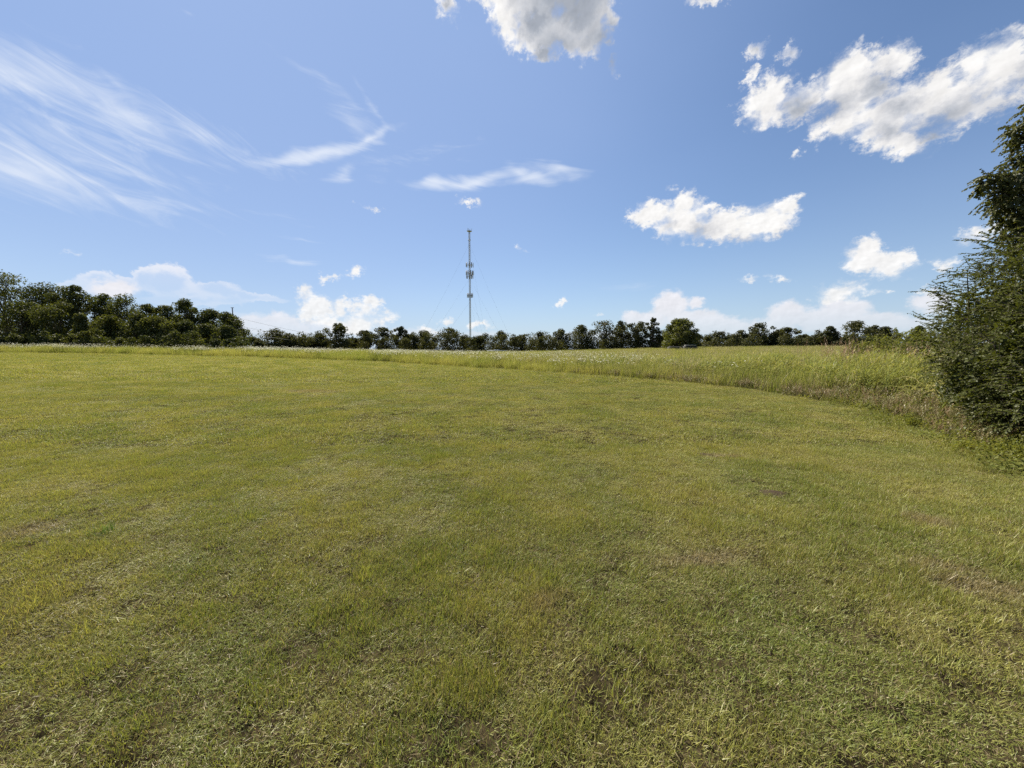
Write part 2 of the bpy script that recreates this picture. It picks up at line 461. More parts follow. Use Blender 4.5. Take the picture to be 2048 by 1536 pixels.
def leaf_material(name, dark, light, trans, gloss, rough=0.4, warm=(1.25, 1.2, .55)):
    m, N = material(name)
    t = tone_of(N)
    f = N.m('MULTIPLY_ADD', N.n('ObjectInfo').outputs['Random'], 0.35, N.m('MULTIPLY', t, 0.65))
    g = N.mix(f, (*dark, 1), (*light, 1))
    finish(N, leafy(N, g, trans, N.v('MULTIPLY', g, warm), gloss, rough))
    return m
m_leaf_wood = leaf_material('woodland_leaf', (.026, .036, .010), (.085, .092, .022), 0.40, 0.015, 0.5)
m_leaf_far = leaf_material('far_tree_leaf', (.030, .036, .014), (.075, .075, .026), 0.36, 0.012, 0.5)
m_leaf_field = leaf_material('field_tree_leaf', (.036, .049, .010), (.108, .114, .022), 0.48, 0.02, 0.5)
m_leaf_shrub = leaf_material('shrub_leaf', (.032, .042, .009), (.098, .108, .020), 0.36, 0.012, 0.5)
m_leaf_vine = leaf_material('hanging_leaf', (.030, .037, .010), (.080, .086, .022), 0.34, 0.014, 0.5)
m_leaf_weed = leaf_material('weed_leaf', (.075, .095, .020), (.18, .18, .045), 0.42, 0.008, 0.5)

m_bark, N = material('bark')
nb = N.noise(N.v('MULTIPLY', world_pos(N), (6, 6, 1.2)), 2.0, 5, 0.6)
b = N.n('BsdfDiffuse', ins={'Color': N.mix(nb, (.045, .036, .028, 1), (.13, .11, .09, 1))})
finish(N, b.outputs[0])
m_dead, N = material('dead_wood')
nb = N.noise(world_pos(N), 5.0, 4, 0.6)
b = N.n('BsdfDiffuse', ins={'Color': N.mix(nb, (.16, .14, .12, 1), (.30, .27, .24, 1))})
finish(N, b.outputs[0])

def metal(name, a, b, rough, metallic=0.6, scale=2.0):
    m, N = material(name)
    nz = N.noise(world_pos(N), scale, 4, 0.6)
    p = N.n('BsdfPrincipled', ins={'Base Color': N.mix(nz, (*a, 1), (*b, 1)), 'Roughness': rough, 'Metallic': metallic})
    finish(N, p.outputs[0]); return m
m_steel = metal('galvanised_steel', (.16, .18, .20), (.25, .27, .29), 0.6, 0.15)
m_antenna = metal('antenna_housing', (.10, .11, .12), (.17, .18, .19), 0.6, 0.0)
m_wire = metal('wire', (.10, .105, .11), (.16, .165, .17), 0.5, 0.4)
m_darkplastic = metal('weathered_black_plastic', (.010, .010, .011), (.026, .026, .027), 0.9, 0.0)
m_pale = metal('weathered_pale_paint', (.40, .40, .39), (.60, .60, .58), 0.6, 0.0, 3.0)
m_grey = metal('weathered_grey_paint', (.13, .13, .14), (.23, .23, .24), 0.6, 0.0, 3.0)

# ------------------------------------------------------------------ the lie of the land
def edge_point(px, py, depth=None):
    d = ray(px, py)
    if depth is None: depth = EYE / (-d.z / d.y)
    return at(px, py, depth)
edge3 = [edge_point(0, 705, 50), edge_point(250, 708, 49), edge_point(500, 713, 46), edge_point(750, 722, 41), edge_point(1000, 738),
         edge_point(1200, 752), edge_point(1300, 760), edge_point(1500, 779), edge_point(1700, 815), edge_point(1880, 880), edge_point(2048, 965)]
EP = np.array([(-260, 62), (-120, 55)] + [(p[0], p[1]) for p in edge3] + [(8.4, 1.0), (11, -8), (16, -40)])

def edge_distance(x, y):
    """signed distance from the mown edge: positive in the tall grass"""
    x = np.asarray(x, float); y = np.asarray(y, float)
    best = np.full(x.shape, 1e9); sign = np.ones(x.shape)
    for (ax, ay), (bx, by) in zip(EP[:-1], EP[1:]):
        ux, uy = bx - ax, by - ay; L2 = ux * ux + uy * uy
        t = np.clip(((x - ax) * ux + (y - ay) * uy) / L2, 0, 1)
        dx, dy = x - ax - t * ux, y - ay - t * uy
        d = np.hypot(dx, dy)
        cr = ux * (y - ay) - uy * (x - ax)
        m = d < best
        best = np.where(m, d, best); sign = np.where(m, np.where(cr > 0, 1, -1), sign)
    return best * sign

ctrl = [(0, 0, 0), (-5, 2, 0), (5, 2, 0), (-10, 10, 0), (8, 8, 0), (0, 12, 0), (-20, 18, .1), (0, 22, 0), (-8, 28, .02), (12, 14, 0), (16, 10, 0), (8, 5, 0), (-30, 30, .35), (-45, 36, .7),
        (0, 60, .10), (0, 100, .02), (0, 150, -.1), (24, 50, .55), (40, 78, 1.25), (30, 90, 1.05), (62, 80, 1.35), (60, 130, 1.5), (100, 100, 1.6), (-30, 75, .55), (-40, 140, .3), (-66, 66, 1.25), (-100, 66, 1.5),
        (40, 30, .6), (26, 22, .25), (20, 32, .25), (60, 40, .9), (0, -40, 0), (-300, 300, .6), (300, 300, 1.2), (0, 320, .4), (-300, -50, .5), (300, -50, .5), (-150, 20, .8), (120, 20, .8)] + \
       [(p[0], p[1], p[2]) for p in edge3]
ctrl = np.array(ctrl, float)
def _phi(r): return r
_A = _phi(np.hypot(ctrl[:, None, 0] - ctrl[None, :, 0], ctrl[:, None, 1] - ctrl[None, :, 1])) - np.eye(len(ctrl)) * 1.2
_wts = np.linalg.solve(np.block([[_A, np.ones((len(ctrl), 1))], [np.ones((1, len(ctrl))), np.zeros((1, 1))]]), np.append(ctrl[:, 2], 0))
def ground_z(x, y):
    x = np.asarray(x, float); y = np.asarray(y, float)
    xs = np.clip(x, -300, 300); ys = np.clip(y, -60, 320)
    z = np.zeros(np.broadcast(xs, ys).shape) + _wts[-1]
    for (cx, cy_, _), w in zip(ctrl, _wts[:-1]):
        z = z + w * np.sqrt((xs - cx) ** 2 + (ys - cy_) ** 2 + 4.0)
    z = z - _z0
    near = np.exp(-(x * x + y * y) / 60.0 ** 2)
    z = z + near * ((vnoise(x * .9, y * .9, 3) - .5) * .035 + (vnoise(x * .28, y * .28, 4) - .5) * .07)
    return z
_z0 = 0.0
_z0 = float(ground_z(0.0, 0.0))

def build_ground():
    u = np.linspace(-1, 1, 301)
    xs = np.sign(u) * (np.sinh(np.abs(u) * 7.6) / np.sinh(7.6)) * 4000
    v = np.linspace(-0.55, 1, 260)
    ys = np.sign(v) * (np.sinh(np.abs(v) * 7.6) / np.sinh(7.6)) * 4000
    X, Y = np.meshgrid(xs, ys)
    Z = ground_z(X, Y)
    nx, ny = len(xs), len(ys)
    i = np.arange(nx * ny).reshape(ny, nx)
    a, b, c, d = i[:-1, :-1].ravel(), i[:-1, 1:].ravel(), i[1:, 1:].ravel(), i[1:, :-1].ravel()
    o = mesh_obj('ground', np.stack((X.ravel(), Y.ravel(), Z.ravel()), 1), np.concatenate((np.stack((a, b, c), 1), np.stack((a, c, d), 1))), m_ground, smooth=True)
    tag(o, 'nearly flat open ground of short turf and thatch rising gently to the far tree rows', 'ground', kind='structure')
build_ground()

# ------------------------------------------------------------------ grass
def blade_set(n, radius, h, w, lean, curl, seed, segs=2, dry=0.2, hvar=0.45):
    """n tapering, bent blades standing in a disc; returns verts, tris, tone"""
    r = np.random.default_rng(seed)
    a = r.uniform(0, 2 * np.pi, n); rad = radius * np.sqrt(r.uniform(0, 1, n))
    base = np.stack((rad * np.cos(a), rad * np.sin(a), np.zeros(n)), 1)
    H = h * (1 - hvar + 2 * hvar * r.uniform(0, 1, n) ** 1.2)
    az = r.uniform(0, 2 * np.pi, n)
    ln = lean * np.abs(r.normal(0, 1, n)).clip(0, 2.2)
    cl = curl * r.uniform(0.2, 1.3, n)
    dirv = np.stack((np.cos(az), np.sin(az)), 1)
    fa = az + np.pi / 2 + r.normal(0, 0.7, n)
    side = np.stack((np.cos(fa), np.sin(fa), np.zeros(n)), 1)
    W_ = w * r.uniform(0.6, 1.25, n)
    rows = []
    for k in range(segs + 1):
        s = k / segs
        ang = ln + cl * s
        # integrate the bend roughly
        z = H * s * np.cos(ln + cl * s * 0.5); out = H * s * np.sin(ln + cl * s * 0.5)
        p = base + np.stack((dirv[:, 0] * out, dirv[:, 1] * out, np.maximum(z, 0.004)), 1)
        ww = W_ * (1 - s ** 1.6) * 0.5
        if k < segs: rows += [p - side * ww[:, None], p + side * ww[:, None]]
        else: rows += [p]
    V = np.stack(rows, 1)                                 # n, 2*segs+1, 3
    m = V.shape[1]; t = []
    for k in range(segs - 1):
        t += [(2 * k, 2 * k + 1, 2 * k + 3), (2 * k, 2 * k + 3, 2 * k + 2)]
    t += [(2 * segs - 2, 2 * segs - 1, 2 * segs)]
    T = (np.array(t)[None] + (np.arange(n) * m)[:, None, None]).reshape(-1, 3)
    tone = r.uniform(0, 0.8, n); d = r.uniform(0, 1, n) < dry; tone[d] = r.uniform(0.84, 1, d.sum())
    return V.reshape(-1, 3), T, np.repeat(tone, m)

def source(name, parts, mats):
    """an instance source kept out of the scene"""
    mb_v, mb_t, mb_a, mi, n = [], [], [], [], 0
    for (v, t, a), k in parts:
        mb_v.append(v); mb_t.append(t + n); mb_a.append(a); mi.append(np.full(len(t), k)); n += len(v)
    o = mesh_obj(name, np.concatenate(mb_v), np.concatenate(mb_t), None, None, np.concatenate(mb_a), link=False)
    for m in mats: o.data.materials.append(m)
    o.data.polygons.foreach_set('material_index', np.concatenate(mi).astype(np.int32))
    return o

def scatter(name, pts, sources, scale, label, cat, seed=0, tilt=0.1, pick=None, zs=None):
    r = np.random.default_rng(seed)
    n = len(pts)
    me = bpy.data.meshes.new(name)
    me.vertices.add(n); me.vertices.foreach_set('co', np.asarray(pts, np.float32).ravel())
    rot = np.stack((r.normal(0, tilt, n), r.normal(0, tilt, n), r.uniform(0, 2 * np.pi, n)), 1).astype(np.float32)
    a = me.attributes.new('rot', 'FLOAT_VECTOR', 'POINT'); a.data.foreach_set('vector', rot.ravel())
    sc = np.broadcast_to(np.asarray(scale, float), (n,))
    zz = sc if zs is None else np.asarray(zs)
    a = me.attributes.new('scl', 'FLOAT_VECTOR', 'POINT'); a.data.foreach_set('vector', np.stack((sc, sc, zz), 1).astype(np.float32).ravel())
    idx = r.integers(0, len(sources), n) if pick is None else np.asarray(pick)
    a = me.attributes.new('pick', 'INT', 'POINT'); a.data.foreach_set('value', idx.astype(np.int32))
    me.update()
    o = bpy.data.objects.new(name, me); COL.objects.link(o)
    c = bpy.data.collections.new(name + '_sources')
    for s in sources: c.objects.link(s)
    ng = bpy.data.node_groups.new(name + '_scatter', 'GeometryNodeTree')
    ng.interface.new_socket('Geometry', in_out='INPUT', socket_type='NodeSocketGeometry')
    ng.interface.new_socket('Geometry', in_out='OUTPUT', socket_type='NodeSocketGeometry')
    L = ng.links.new; nn = ng.nodes.new
    gi, go = nn('NodeGroupInput'), nn('NodeGroupOutput')
    ip = nn('GeometryNodeInstanceOnPoints'); ci = nn('GeometryNodeCollectionInfo')
    ci.inputs['Collection'].default_value = c
    ci.inputs['Separate Children'].default_value = True; ci.inputs['Reset Children'].default_value = True
    def attr(nm, ty):
        q = nn('GeometryNodeInputNamedAttribute'); q.data_type = ty; q.inputs[0].default_value = nm; return q.outputs[0]
    L(gi.outputs[0], ip.inputs['Points']); L(ci.outputs[0], ip.inputs['Instance'])
    ip.inputs['Pick Instance'].default_value = True
    L(attr('pick', 'INT'), ip.inputs['Instance Index'])
    L(attr('rot', 'FLOAT_VECTOR'), ip.inputs['Rotation']); L(attr('scl', 'FLOAT_VECTOR'), ip.inputs['Scale'])
    L(ip.outputs[0], go.inputs[0])
    md = o.modifiers.new('scatter', 'NODES'); md.node_group = ng
    tag(o, label, cat, kind='stuff')
    return o

def wedge_points(d0, d1, per_m2, seed, margin=1.6):
    """random ground points that the camera, or one standing a step aside, can see between two depths"""
    r = np.random.default_rng(seed)
    k = 1.36
    area = k * (d1 * d1 - d0 * d0) + 2 * margin * (d1 - d0)
    n = int(area * per_m2 * 1.05)
    y = np.sqrt(r.uniform(max(d0, 0) ** 2, d1 ** 2, n)); x = r.uniform(-1, 1, n) * (k * y + margin)
    return x, y

bare = [(at(1405, 965, 5.9), .09), (at(1545, 1049, 4.2), .10), (at(1440, 1078, 4.0), .06), (at(1820, 1052, 4.3), .06), (at(1555, 972, 5.8), .09),
        (at(65, 1170, 3.1), .10), (at(70, 1110, 3.5), .09), (at(1850, 1115, 3.6), .08), (at(1950, 1290, 2.5), .06), (at(1610, 1385, 2.1), .05), (at(910, 893, 7.8), .10), (at(960, 1285, 2.6), .05)]
def keep_turf(x, y, r):
    k = edge_distance(x, y) < np.where(y < 11, 2.2, 0.10)
    for p, s in bare:
        dd = np.hypot((x - p[0]) / 1.6, y - p[1]) / s
        k &= dd > r.uniform(0.35, 1.25, len(x))
    thin = vnoise(x * 1.7, y * 1.7, 11) * .6 + vnoise(x * 4.5, y * 4.5, 12) * .4
    return k & (thin > r.uniform(0.0, 0.10, len(x)))

def lawn(name, d0, d1, per, srcs, seed, s0, s1, label):
    r = np.random.default_rng(seed + 50)
    x, y = wedge_points(d0, d1, per, seed)
    k = keep_turf(x, y, r); x, y = x[k], y[k]
    z = ground_z(x, y)
    sc = r.uniform(s0, s1, len(x))
    e = edge_distance(x, y)
    mow = 1 + .20 * np.sin(e * 2 * np.pi / 2.4) * np.clip((y - 5) / 8, 0, 1)
    clump = .45 + 1.2 * vnoise(x * 7.5, y * 7.5, 23) ** 1.8
    hh = sc * mow * clump * (1 + 1.6 * np.clip(edge_distance(x, y) + .1, 0, 1.0)) * (0.62 + 0.75 * vnoise(x * 1.1, y * 1.1, 21) * (0.5 + vnoise(x * 5, y * 5, 22)))
    scatter(name, np.stack((x, y, z), 1), srcs, sc, label, 'grass', seed, 0.12, zs=hh)

near_src = [source('turf_tuft', [(blade_set(130, .115, .031, .0028, .48, .85, 100 + i, 3, .21), 0)], [m_blade]) for i in range(7)]
near_src += [source('turf_tuft', [(blade_set(60, .10, .052, .0042, .40, .8, 130 + i, 3, .10), 0)], [m_blade]) for i in range(1)]
lawn('lawn_grass_close', 0.9, 6.5, 370, near_src, 1, .75, 1.2, 'short mown olive and green grass in the foreground with dry straw blades')
mid_src = [source('turf_tuft', [(blade_set(140, .20, .040, .0055, .55, .9, 150 + i, 2, .18), 0)], [m_blade]) for i in range(6)]
lawn('lawn_grass_middle', 6.4, 19, 82, mid_src, 2, .8, 1.25, 'mown yellow-green grass in the middle of the lawn')
far_src = [source('turf_tuft', [(blade_set(130, .50, .052, .017, .6, .9, 170 + i, 2, .15), 0)], [m_blade]) for i in range(5)]
lawn('lawn_grass_distant', 18.6, 70, 12, far_src, 3, .8, 1.3, 'sunlit mown grass of the far lawn below the wildflower strip')

# ------------------------------------------------------------------ the tall meadow
def meadow_points(x0, x1, y0, y1, per, seed, e0, e1=1e9):
    r = np.random.default_rng(seed)
    n = int((x1 - x0) * (y1 - y0) * per)
    x = r.uniform(x0, x1, n); y = r.uniform(y0, y1, n)
    k = (np.abs(x) < 1.42 * y + 3) & (y > 2)
    x, y = x[k], y[k]
    e = edge_distance(x, y)
    k = (e > e0) & (e < e1)
    return x[k], y[k], e[k], r

def stems(n, radius, h, seed, spread=.16):
    """thin upright stems: returns foot and head points"""
    r = np.random.default_rng(seed)
    a = r.uniform(0, 2 * np.pi, n); q = radius * np.sqrt(r.uniform(0, 1, n))
    foot = np.stack((q * np.cos(a), q * np.sin(a), np.zeros(n)), 1)
    H = h * r.uniform(.75, 1.2, n)
    head = foot + np.stack((r.normal(0, spread, n) * H, r.normal(0, spread, n) * H, H), 1)
    return foot, head, r

def umbel_set(n, radius, h, size, seed):
    foot, head, r = stems(n, radius, h, seed, .10)
    m = MB()
    for f, hd in zip(foot, head):
        m.tube([f, (f + hd) / 2 + r.normal(0, .015, 3), hd - (0, 0, .03)], [.004, .0035, .003], 3, r.uniform(0, .25))
        R_ = size * r.uniform(.6, 1.2)
        nrm = np.array((r.normal(0, .28), r.normal(0, .28), 1)); nrm /= np.linalg.norm(nrm)
        u = np.cross(nrm, (1, 0, 0)); u /= np.linalg.norm(u); w = np.cross(nrm, u)
        for k in range(9):                        # the flat head: a loose disc of small clusters
            th = k * 2.399; q = R_ * math.sqrt(k / 9)
            c = hd + (u * math.cos(th) + w * math.sin(th)) * q - nrm * q * q * 1.2
            s_ = R_ * .30
            m.add([c + u * s_, c + w * s_ + nrm * .004, c - u * s_, c - w * s_ + nrm * .004], [(0, 1, 2), (0, 2, 3)], r.uniform(.45, 1))
    return np.concatenate(m.v), np.concatenate(m.t), np.concatenate(m.a)

def plume_set(n, radius, h, length, seed, tone0, tone1):
    """open grass heads: a leaning stem with short side branchlets near its tip"""
    foot, head, r = stems(n, radius, h, seed, .15)
    m = MB()
    for f, hd in zip(foot, head):
        tn = r.uniform(tone0, tone1)
        m.tube([f, (f + hd) / 2 + r.normal(0, .02, 3), hd], [.004, .003, .0018], 3, tn)
        ax = (hd - f) / np.linalg.norm(hd - f)
        for k in range(12):
            q = k / 12
            p = hd - ax * length * (1 - q)
            dr = r.normal(0, 1, 3); dr -= ax * dr.dot(ax); dr /= np.linalg.norm(dr)
            e_ = p + (dr * .55 + ax * .6) * length * .34 * (1 - .6 * q)
            s_ = np.cross(dr, ax) * .0045
            m.add([p - s_, p + s_, e_ + s_, e_ - s_], [(0, 1, 2), (0, 2, 3)], tn)
    return np.concatenate(m.v), np.concatenate(m.t), np.concatenate(m.a)

def arch_set(n, radius, h, seed):
    """coarse grass: stems carrying long arching leaves"""
    foot, head, r = stems(n, radius, h, seed, .14)
    m = MB()
    for f, hd in zip(foot, head):
        m.tube([f, (f + hd) / 2 + r.normal(0, .02, 3), hd], [.006, .005, .003], 3, r.uniform(0, .5))
        for k in range(8):
            q = r.uniform(.08, 1)
            p = f + (hd - f) * q
            a = r.uniform(0, 2 * np.pi); L_ = r.uniform(.28, .62); w_ = r.uniform(.012, .022)
            d = np.array((math.cos(a), math.sin(a), 0)); s_ = np.array((-math.sin(a), math.cos(a), 0)) * w_ / 2
            tn = r.uniform(0, .75) if r.uniform() > .12 else 1.0
            rise = r.uniform(.35, .9)
            pts = [p, p + d * L_ * .35 + (0, 0, L_ * .42 * rise), p + d * L_ * .72 + (0, 0, L_ * .38 * rise), p + d * L_ * 1.0 - (0, 0, L_ * .05)]
            v = [pts[0] - s_ * .6, pts[0] + s_ * .6, pts[1] - s_, pts[1] + s_, pts[2] - s_ * .8, pts[2] + s_ * .8, pts[3]]
            m.add(v, [(0, 1, 3), (0, 3, 2), (2, 3, 5), (2, 5, 4), (4, 5, 6)], tn)
    return np.concatenate(m.v), np.concatenate(m.t), np.concatenate(m.a)

def weed_set(n, radius, h, leaf, seed):
    """low broad-leaved weeds"""
    foot, head, r = stems(n, radius, h, seed, .35)
    m = MB()
    for f, hd in zip(foot, head):
        for k in range(9):
            p = f + (hd - f) * r.uniform(.1, 1) + r.normal(0, .02, 3)
            d = r.normal(0, 1, 3); d[2] = abs(d[2]) * .9; d /= np.linalg.norm(d)
            s_ = np.cross(d, (0, 0, 1)); s_ /= np.linalg.norm(s_) + 1e-6
            L_ = leaf * r.uniform(.6, 1.3)
            m.add([p, p + d * L_ * .5 + s_ * L_ * .3 + (0, 0, .01), p + d * L_, p + d * L_ * .5 - s_ * L_ * .3 + (0, 0, .01)], [(0, 1, 2), (0, 2, 3)], r.uniform(0, 1))
    return np.concatenate(m.v), np.concatenate(m.t), np.concatenate(m.a)

tank_spot = at(1364, 700, 80)
def lower_by_tree(x, y):
    return np.where(np.hypot(x - tank_spot[0], y - tank_spot[1] + 5) < 6, .5, 1.0)

med_src = [source('meadow_tuft', [(blade_set(95, .42, .72, .0085, .16, .55, 200 + i, 3, .22), 0)], [m_meadow]) for i in range(6)]
# near band along the edge, then the open field
x, y, e, r = meadow_points(-75, 26, 4, 75, 8.0, 31, .40, 7)
west = np.clip((x + 10) / 14, 0, 1)
k = (y > 13) | (e > 2.6)
x, y, e, west = x[k], y[k], e[k], west[k]
hz = (.80 + .20 * np.clip(e / 1.3, 0, 1)) * r.uniform(.75, 1.15, len(x)) * (1.12 - .2 * west * (e < 3)) * (.75 + .5 * vnoise(x * .5, y * .5, 33))
scatter('meadow_grass_edge', np.stack((x, y, ground_z(x, y)), 1), med_src, r.uniform(.8, 1.15, len(x)), 'tall yellow-green meadow grass standing along the mown edge', 'tall grass', 31, .10, zs=hz)
med_far = [source('meadow_tuft', [(blade_set(110, .75, .80, .017, .16, .5, 220 + i, 2, .22), 0)], [m_meadow]) for i in range(5)]
x, y, e, r = meadow_points(-150, 190, 20, 150, 2.1, 32, 6.5)
k = r.uniform(0, 1, len(x)) < np.clip(1.5 - y / 130, .35, 1); x, y, e = x[k], y[k], e[k]
hz = r.uniform(.8, 1.15, len(x)) * (.8 + .4 * vnoise(x * .2, y * .2, 34)) * lower_by_tree(x, y)
scatter('meadow_grass_field', np.stack((x, y, ground_z(x, y)), 1), med_far, r.uniform(.9, 1.3, len(x)), 'open field of tall sunlit meadow grass reaching back to the far trees', 'tall grass', 32, .08, zs=hz)

# white flat-headed wildflowers
um_src = [source('umbel_tuft', [(umbel_set(7, .40, .98, .052, 240 + i), 0)], [m_umbel]) for i in range(6)]
x, y, e, r = meadow_points(-80, 40, 12, 100, 3.0, 35, .7)
pr = np.clip((14 - x) / 12, 0, 1) * np.clip((y - 15) / 10, 0, 1) * np.clip(1.35 - e / 36, .05, 1) * np.clip((vnoise(x * .22, y * .22, 36) * .65 + vnoise(x * .7, y * .7, 46) * .35 - .28) * 2.6, .06, 1.3)
k = r.uniform(0, 1, len(x)) < pr; x, y, e = x[k], y[k], e[k]
scatter('white_wildflowers', np.stack((x, y, ground_z(x, y)), 1), um_src, r.uniform(.8, 1.15, len(x)) * np.where((y > 36) & (x < 0), 1.2, 1.0), 'white flat-headed wildflowers along the left and middle of the meadow', 'wildflowers', 35, .08, zs=r.uniform(.85, 1.2, len(x)))

# brownish seeding grass in front of the coarse stand on the right
seed_src = [source('seeding_tuft', [(plume_set(22, .32, .58, .26, 260 + i, 0, .72), 0), (blade_set(55, .34, .38, .006, .35, .8, 266 + i, 3, .45), 1)], [m_seed, m_meadow]) for i in range(5)]
x, y, e, r = meadow_points(2, 16, 5, 30, 9, 37, .25, 3.4)
pr = np.clip((x - 4) / 6, 0, 1) * np.clip((y - 5.5) / 2, 0, 1); k = r.uniform(0, 1, len(x)) < pr; x, y, e = x[k], y[k], e[k]
scatter('seeding_grass', np.stack((x, y, ground_z(x, y)), 1), seed_src, r.uniform(.75, 1.15, len(x)), 'brownish knee-high grass gone to seed along the right mown edge', 'seeding grass', 37, .14, zs=r.uniform(.55, 1.05, len(x)) * (.55 + .45 * np.clip(e / 1.5, 0, 1)))

# tan heads over the open field
tan_src = [source('tan_tuft', [(plume_set(16, .5, .98, .24, 340 + i, 0, 1), 0)], [m_tan]) for i in range(5)]
x, y, e, r = meadow_points(-60, 90, 12, 90, 1.1, 43, 1.2)
k = r.uniform(0, 1, len(x)) < np.clip((x + 20) / 30, .1, 1) * (.2 + vnoise(x * .3, y * .3, 45)) * np.clip(1.3 - y / 80, .2, 1); x, y, e = x[k], y[k], e[k]
scatter('tan_seed_heads', np.stack((x, y, ground_z(x, y)), 1), tan_src, r.uniform(.8, 1.2, len(x)), 'tan grass seed heads standing over the open meadow', 'seed heads', 43, .12, zs=r.uniform(.75, 1.2, len(x)))

# coarse arching grass
arch_src = [source('coarse_tuft', [(arch_set(14, .36, 1.2, 280 + i), 0)], [m_coarse]) for i in range(6)]
x, y, e, r = meadow_points(3, 40, 7, 44, 6.0, 38, 1.5, 14)
pr = np.clip((x - 3.5) / 7, 0, 1) * np.clip(1.5 - y / 36, .1, 1) * (.3 + 1.1 * vnoise(x * .5, y * .5, 44)); k = (r.uniform(0, 1, len(x)) < pr); x, y, e = x[k], y[k], e[k]
hz = r.uniform(.8, 1.15, len(x)) * (.62 + .42 * np.clip((e - 1.5) / 3, 0, 1)) * np.clip(1.35 - y / 45, .6, 1.15)
scatter('coarse_arching_grass', np.stack((x, y, ground_z(x, y)), 1), arch_src, r.uniform(.8, 1.1, len(x)), 'coarse bright green grass with long arching leaves left of the big shrub', 'coarse grass', 38, .10, zs=hz)
red_src = [source('plume_tuft', [(plume_set(8, .4, 1.75, .42, 300 + i, .6, 1), 0)], [m_seed]) for i in range(4)]
x, y, e, r = meadow_points(12, 26, 12, 26, 1.3, 39, 3.5, 9)
k = r.uniform(0, 1, len(x)) < np.clip((x / y - .72) / .15, .0, 1); x, y, e = x[k], y[k], e[k]
scatter('reddish_grass_plumes', np.stack((x, y, ground_z(x, y)), 1), red_src, r.uniform(.85, 1.1, len(x)), 'reddish-brown grass plumes rising over the coarse green grass', 'grass plumes', 39, .08)

# broad-leaved weeds at the foot of the shrub
weed_src = [source('weed_tuft', [(weed_set(11, .20, .26, .05, 320 + i), 0), (blade_set(20, .2, .24, .006, .5, .9, 326 + i, 3, .15), 1)], [m_leaf_weed, m_meadow]) for i in range(5)]
x, y, e, r = meadow_points(5, 17, 3, 16, 26, 41, -.10, 2.6)
pr = np.clip((13.5 - y) / 5, 0, 1) * np.clip(.45 + e * .8, 0, 1); k = r.uniform(0, 1, len(x)) < pr; x, y, e = x[k], y[k], e[k]
scatter('trailing_weeds', np.stack((x, y, ground_z(x, y)), 1), weed_src, r.uniform(.7, 1.25, len(x)), 'low leafy weeds spreading from the foot of the big shrub onto the lawn edge', 'weeds', 41, .2, zs=r.uniform(.5, 1.3, len(x)) * (.6 + .6 * np.clip(e, 0, 1.6)))

# ------------------------------------------------------------------ trees
def leaf_cloud(centres, sizes, per, leaf, r, flat=.75, up=.25):
    """leaf faces spread through clumps; per leaf a folded diamond of two triangles"""
    C = np.repeat(centres, per, 0); S = np.repeat(sizes, per)
    n = len(C)
    d = r.normal(0, 1, (n, 3)); d /= np.linalg.norm(d, axis=1)[:, None]
    rad = r.uniform(0.25, 1, n) ** .55
    P_ = C + d * (S * rad)[:, None] * np.array((1, 1, flat))
    nrm = d * .7 + r.normal(0, .55, (n, 3)) + np.array((0, 0, up)); nrm /= np.linalg.norm(nrm, axis=1)[:, None]
    ax = np.cross(nrm, r.normal(0, 1, (n, 3))); ax /= np.linalg.norm(ax, axis=1)[:, None] + 1e-9
    sd = np.cross(nrm, ax)
    L_ = (leaf * r.uniform(.55, 1.35, n))[:, None]
    V = np.stack((P_ - ax * L_ * .5, P_ + sd * L_ * .34 + nrm * L_ * .12, P_ + ax * L_ * .5, P_ - sd * L_ * .34 + nrm * L_ * .12), 1)
    b = np.arange(n)[:, None] * 4
    T = np.concatenate((b + [[0, 1, 2]], b + [[0, 2, 3]]), 0)
    clump = np.repeat(r.uniform(0, 1, len(centres)), per)
    tone = np.clip(.55 * clump + .45 * r.uniform(0, 1, n), 0, 1)
    return V.reshape(-1, 3), T, np.repeat(tone, 4)

PROFILE = {  # crown half-width against height fraction
    'round': [(0.03, .75), (.3, .9), (.55, 1), (.8, .75), (1, .25)],
    'tall': [(0.02, .7), (.3, 1), (.6, .85), (.85, .6), (1, .2)],
    'open': [(0.10, .5), (.45, .85), (.7, 1), (.88, .7), (1, .35)],
    'cone': [(0.0, 1), (.3, .8), (.6, .5), (.85, .25), (1, .08)],
    'bush': [(0.02, .85), (.25, 1), (.6, .95), (.85, .6), (1, .3)],
    'vase': [(0.03, .5), (.35, .8), (.65, 1), (.85, .85), (1, .35)],
}
def crown(H, half, kind, nc, r, deep=.75, size=.30, lean=(0, 0), wild=1.0):
    pr = np.array(PROFILE[kind])
    t = r.uniform(pr[0, 0], 1, nc) ** .9
    w = np.interp(t, pr[:, 0], pr[:, 1]) * half
    a = r.uniform(0, 2 * np.pi, nc); q = r.uniform(.15, 1, nc) ** .6
    s = size * half * r.uniform(.65, 1.25, nc) * np.clip(1.25 - .45 * t, .5, 1.2)
    wob = 1 + wild * .28 * np.sin(a * 2 + r.uniform(0, 6)) + wild * .2 * np.sin(a * 3 + t * 5)
    rr = np.maximum(w * wob - s * .6, 0) * q
    z = np.clip(t * H - s * .45, s * .4, None)
    c = np.stack((rr * 1.05 * np.cos(a) + lean[0] * t, rr * np.sin(a) * deep + lean[1] * t, z), 1)
    return c, s

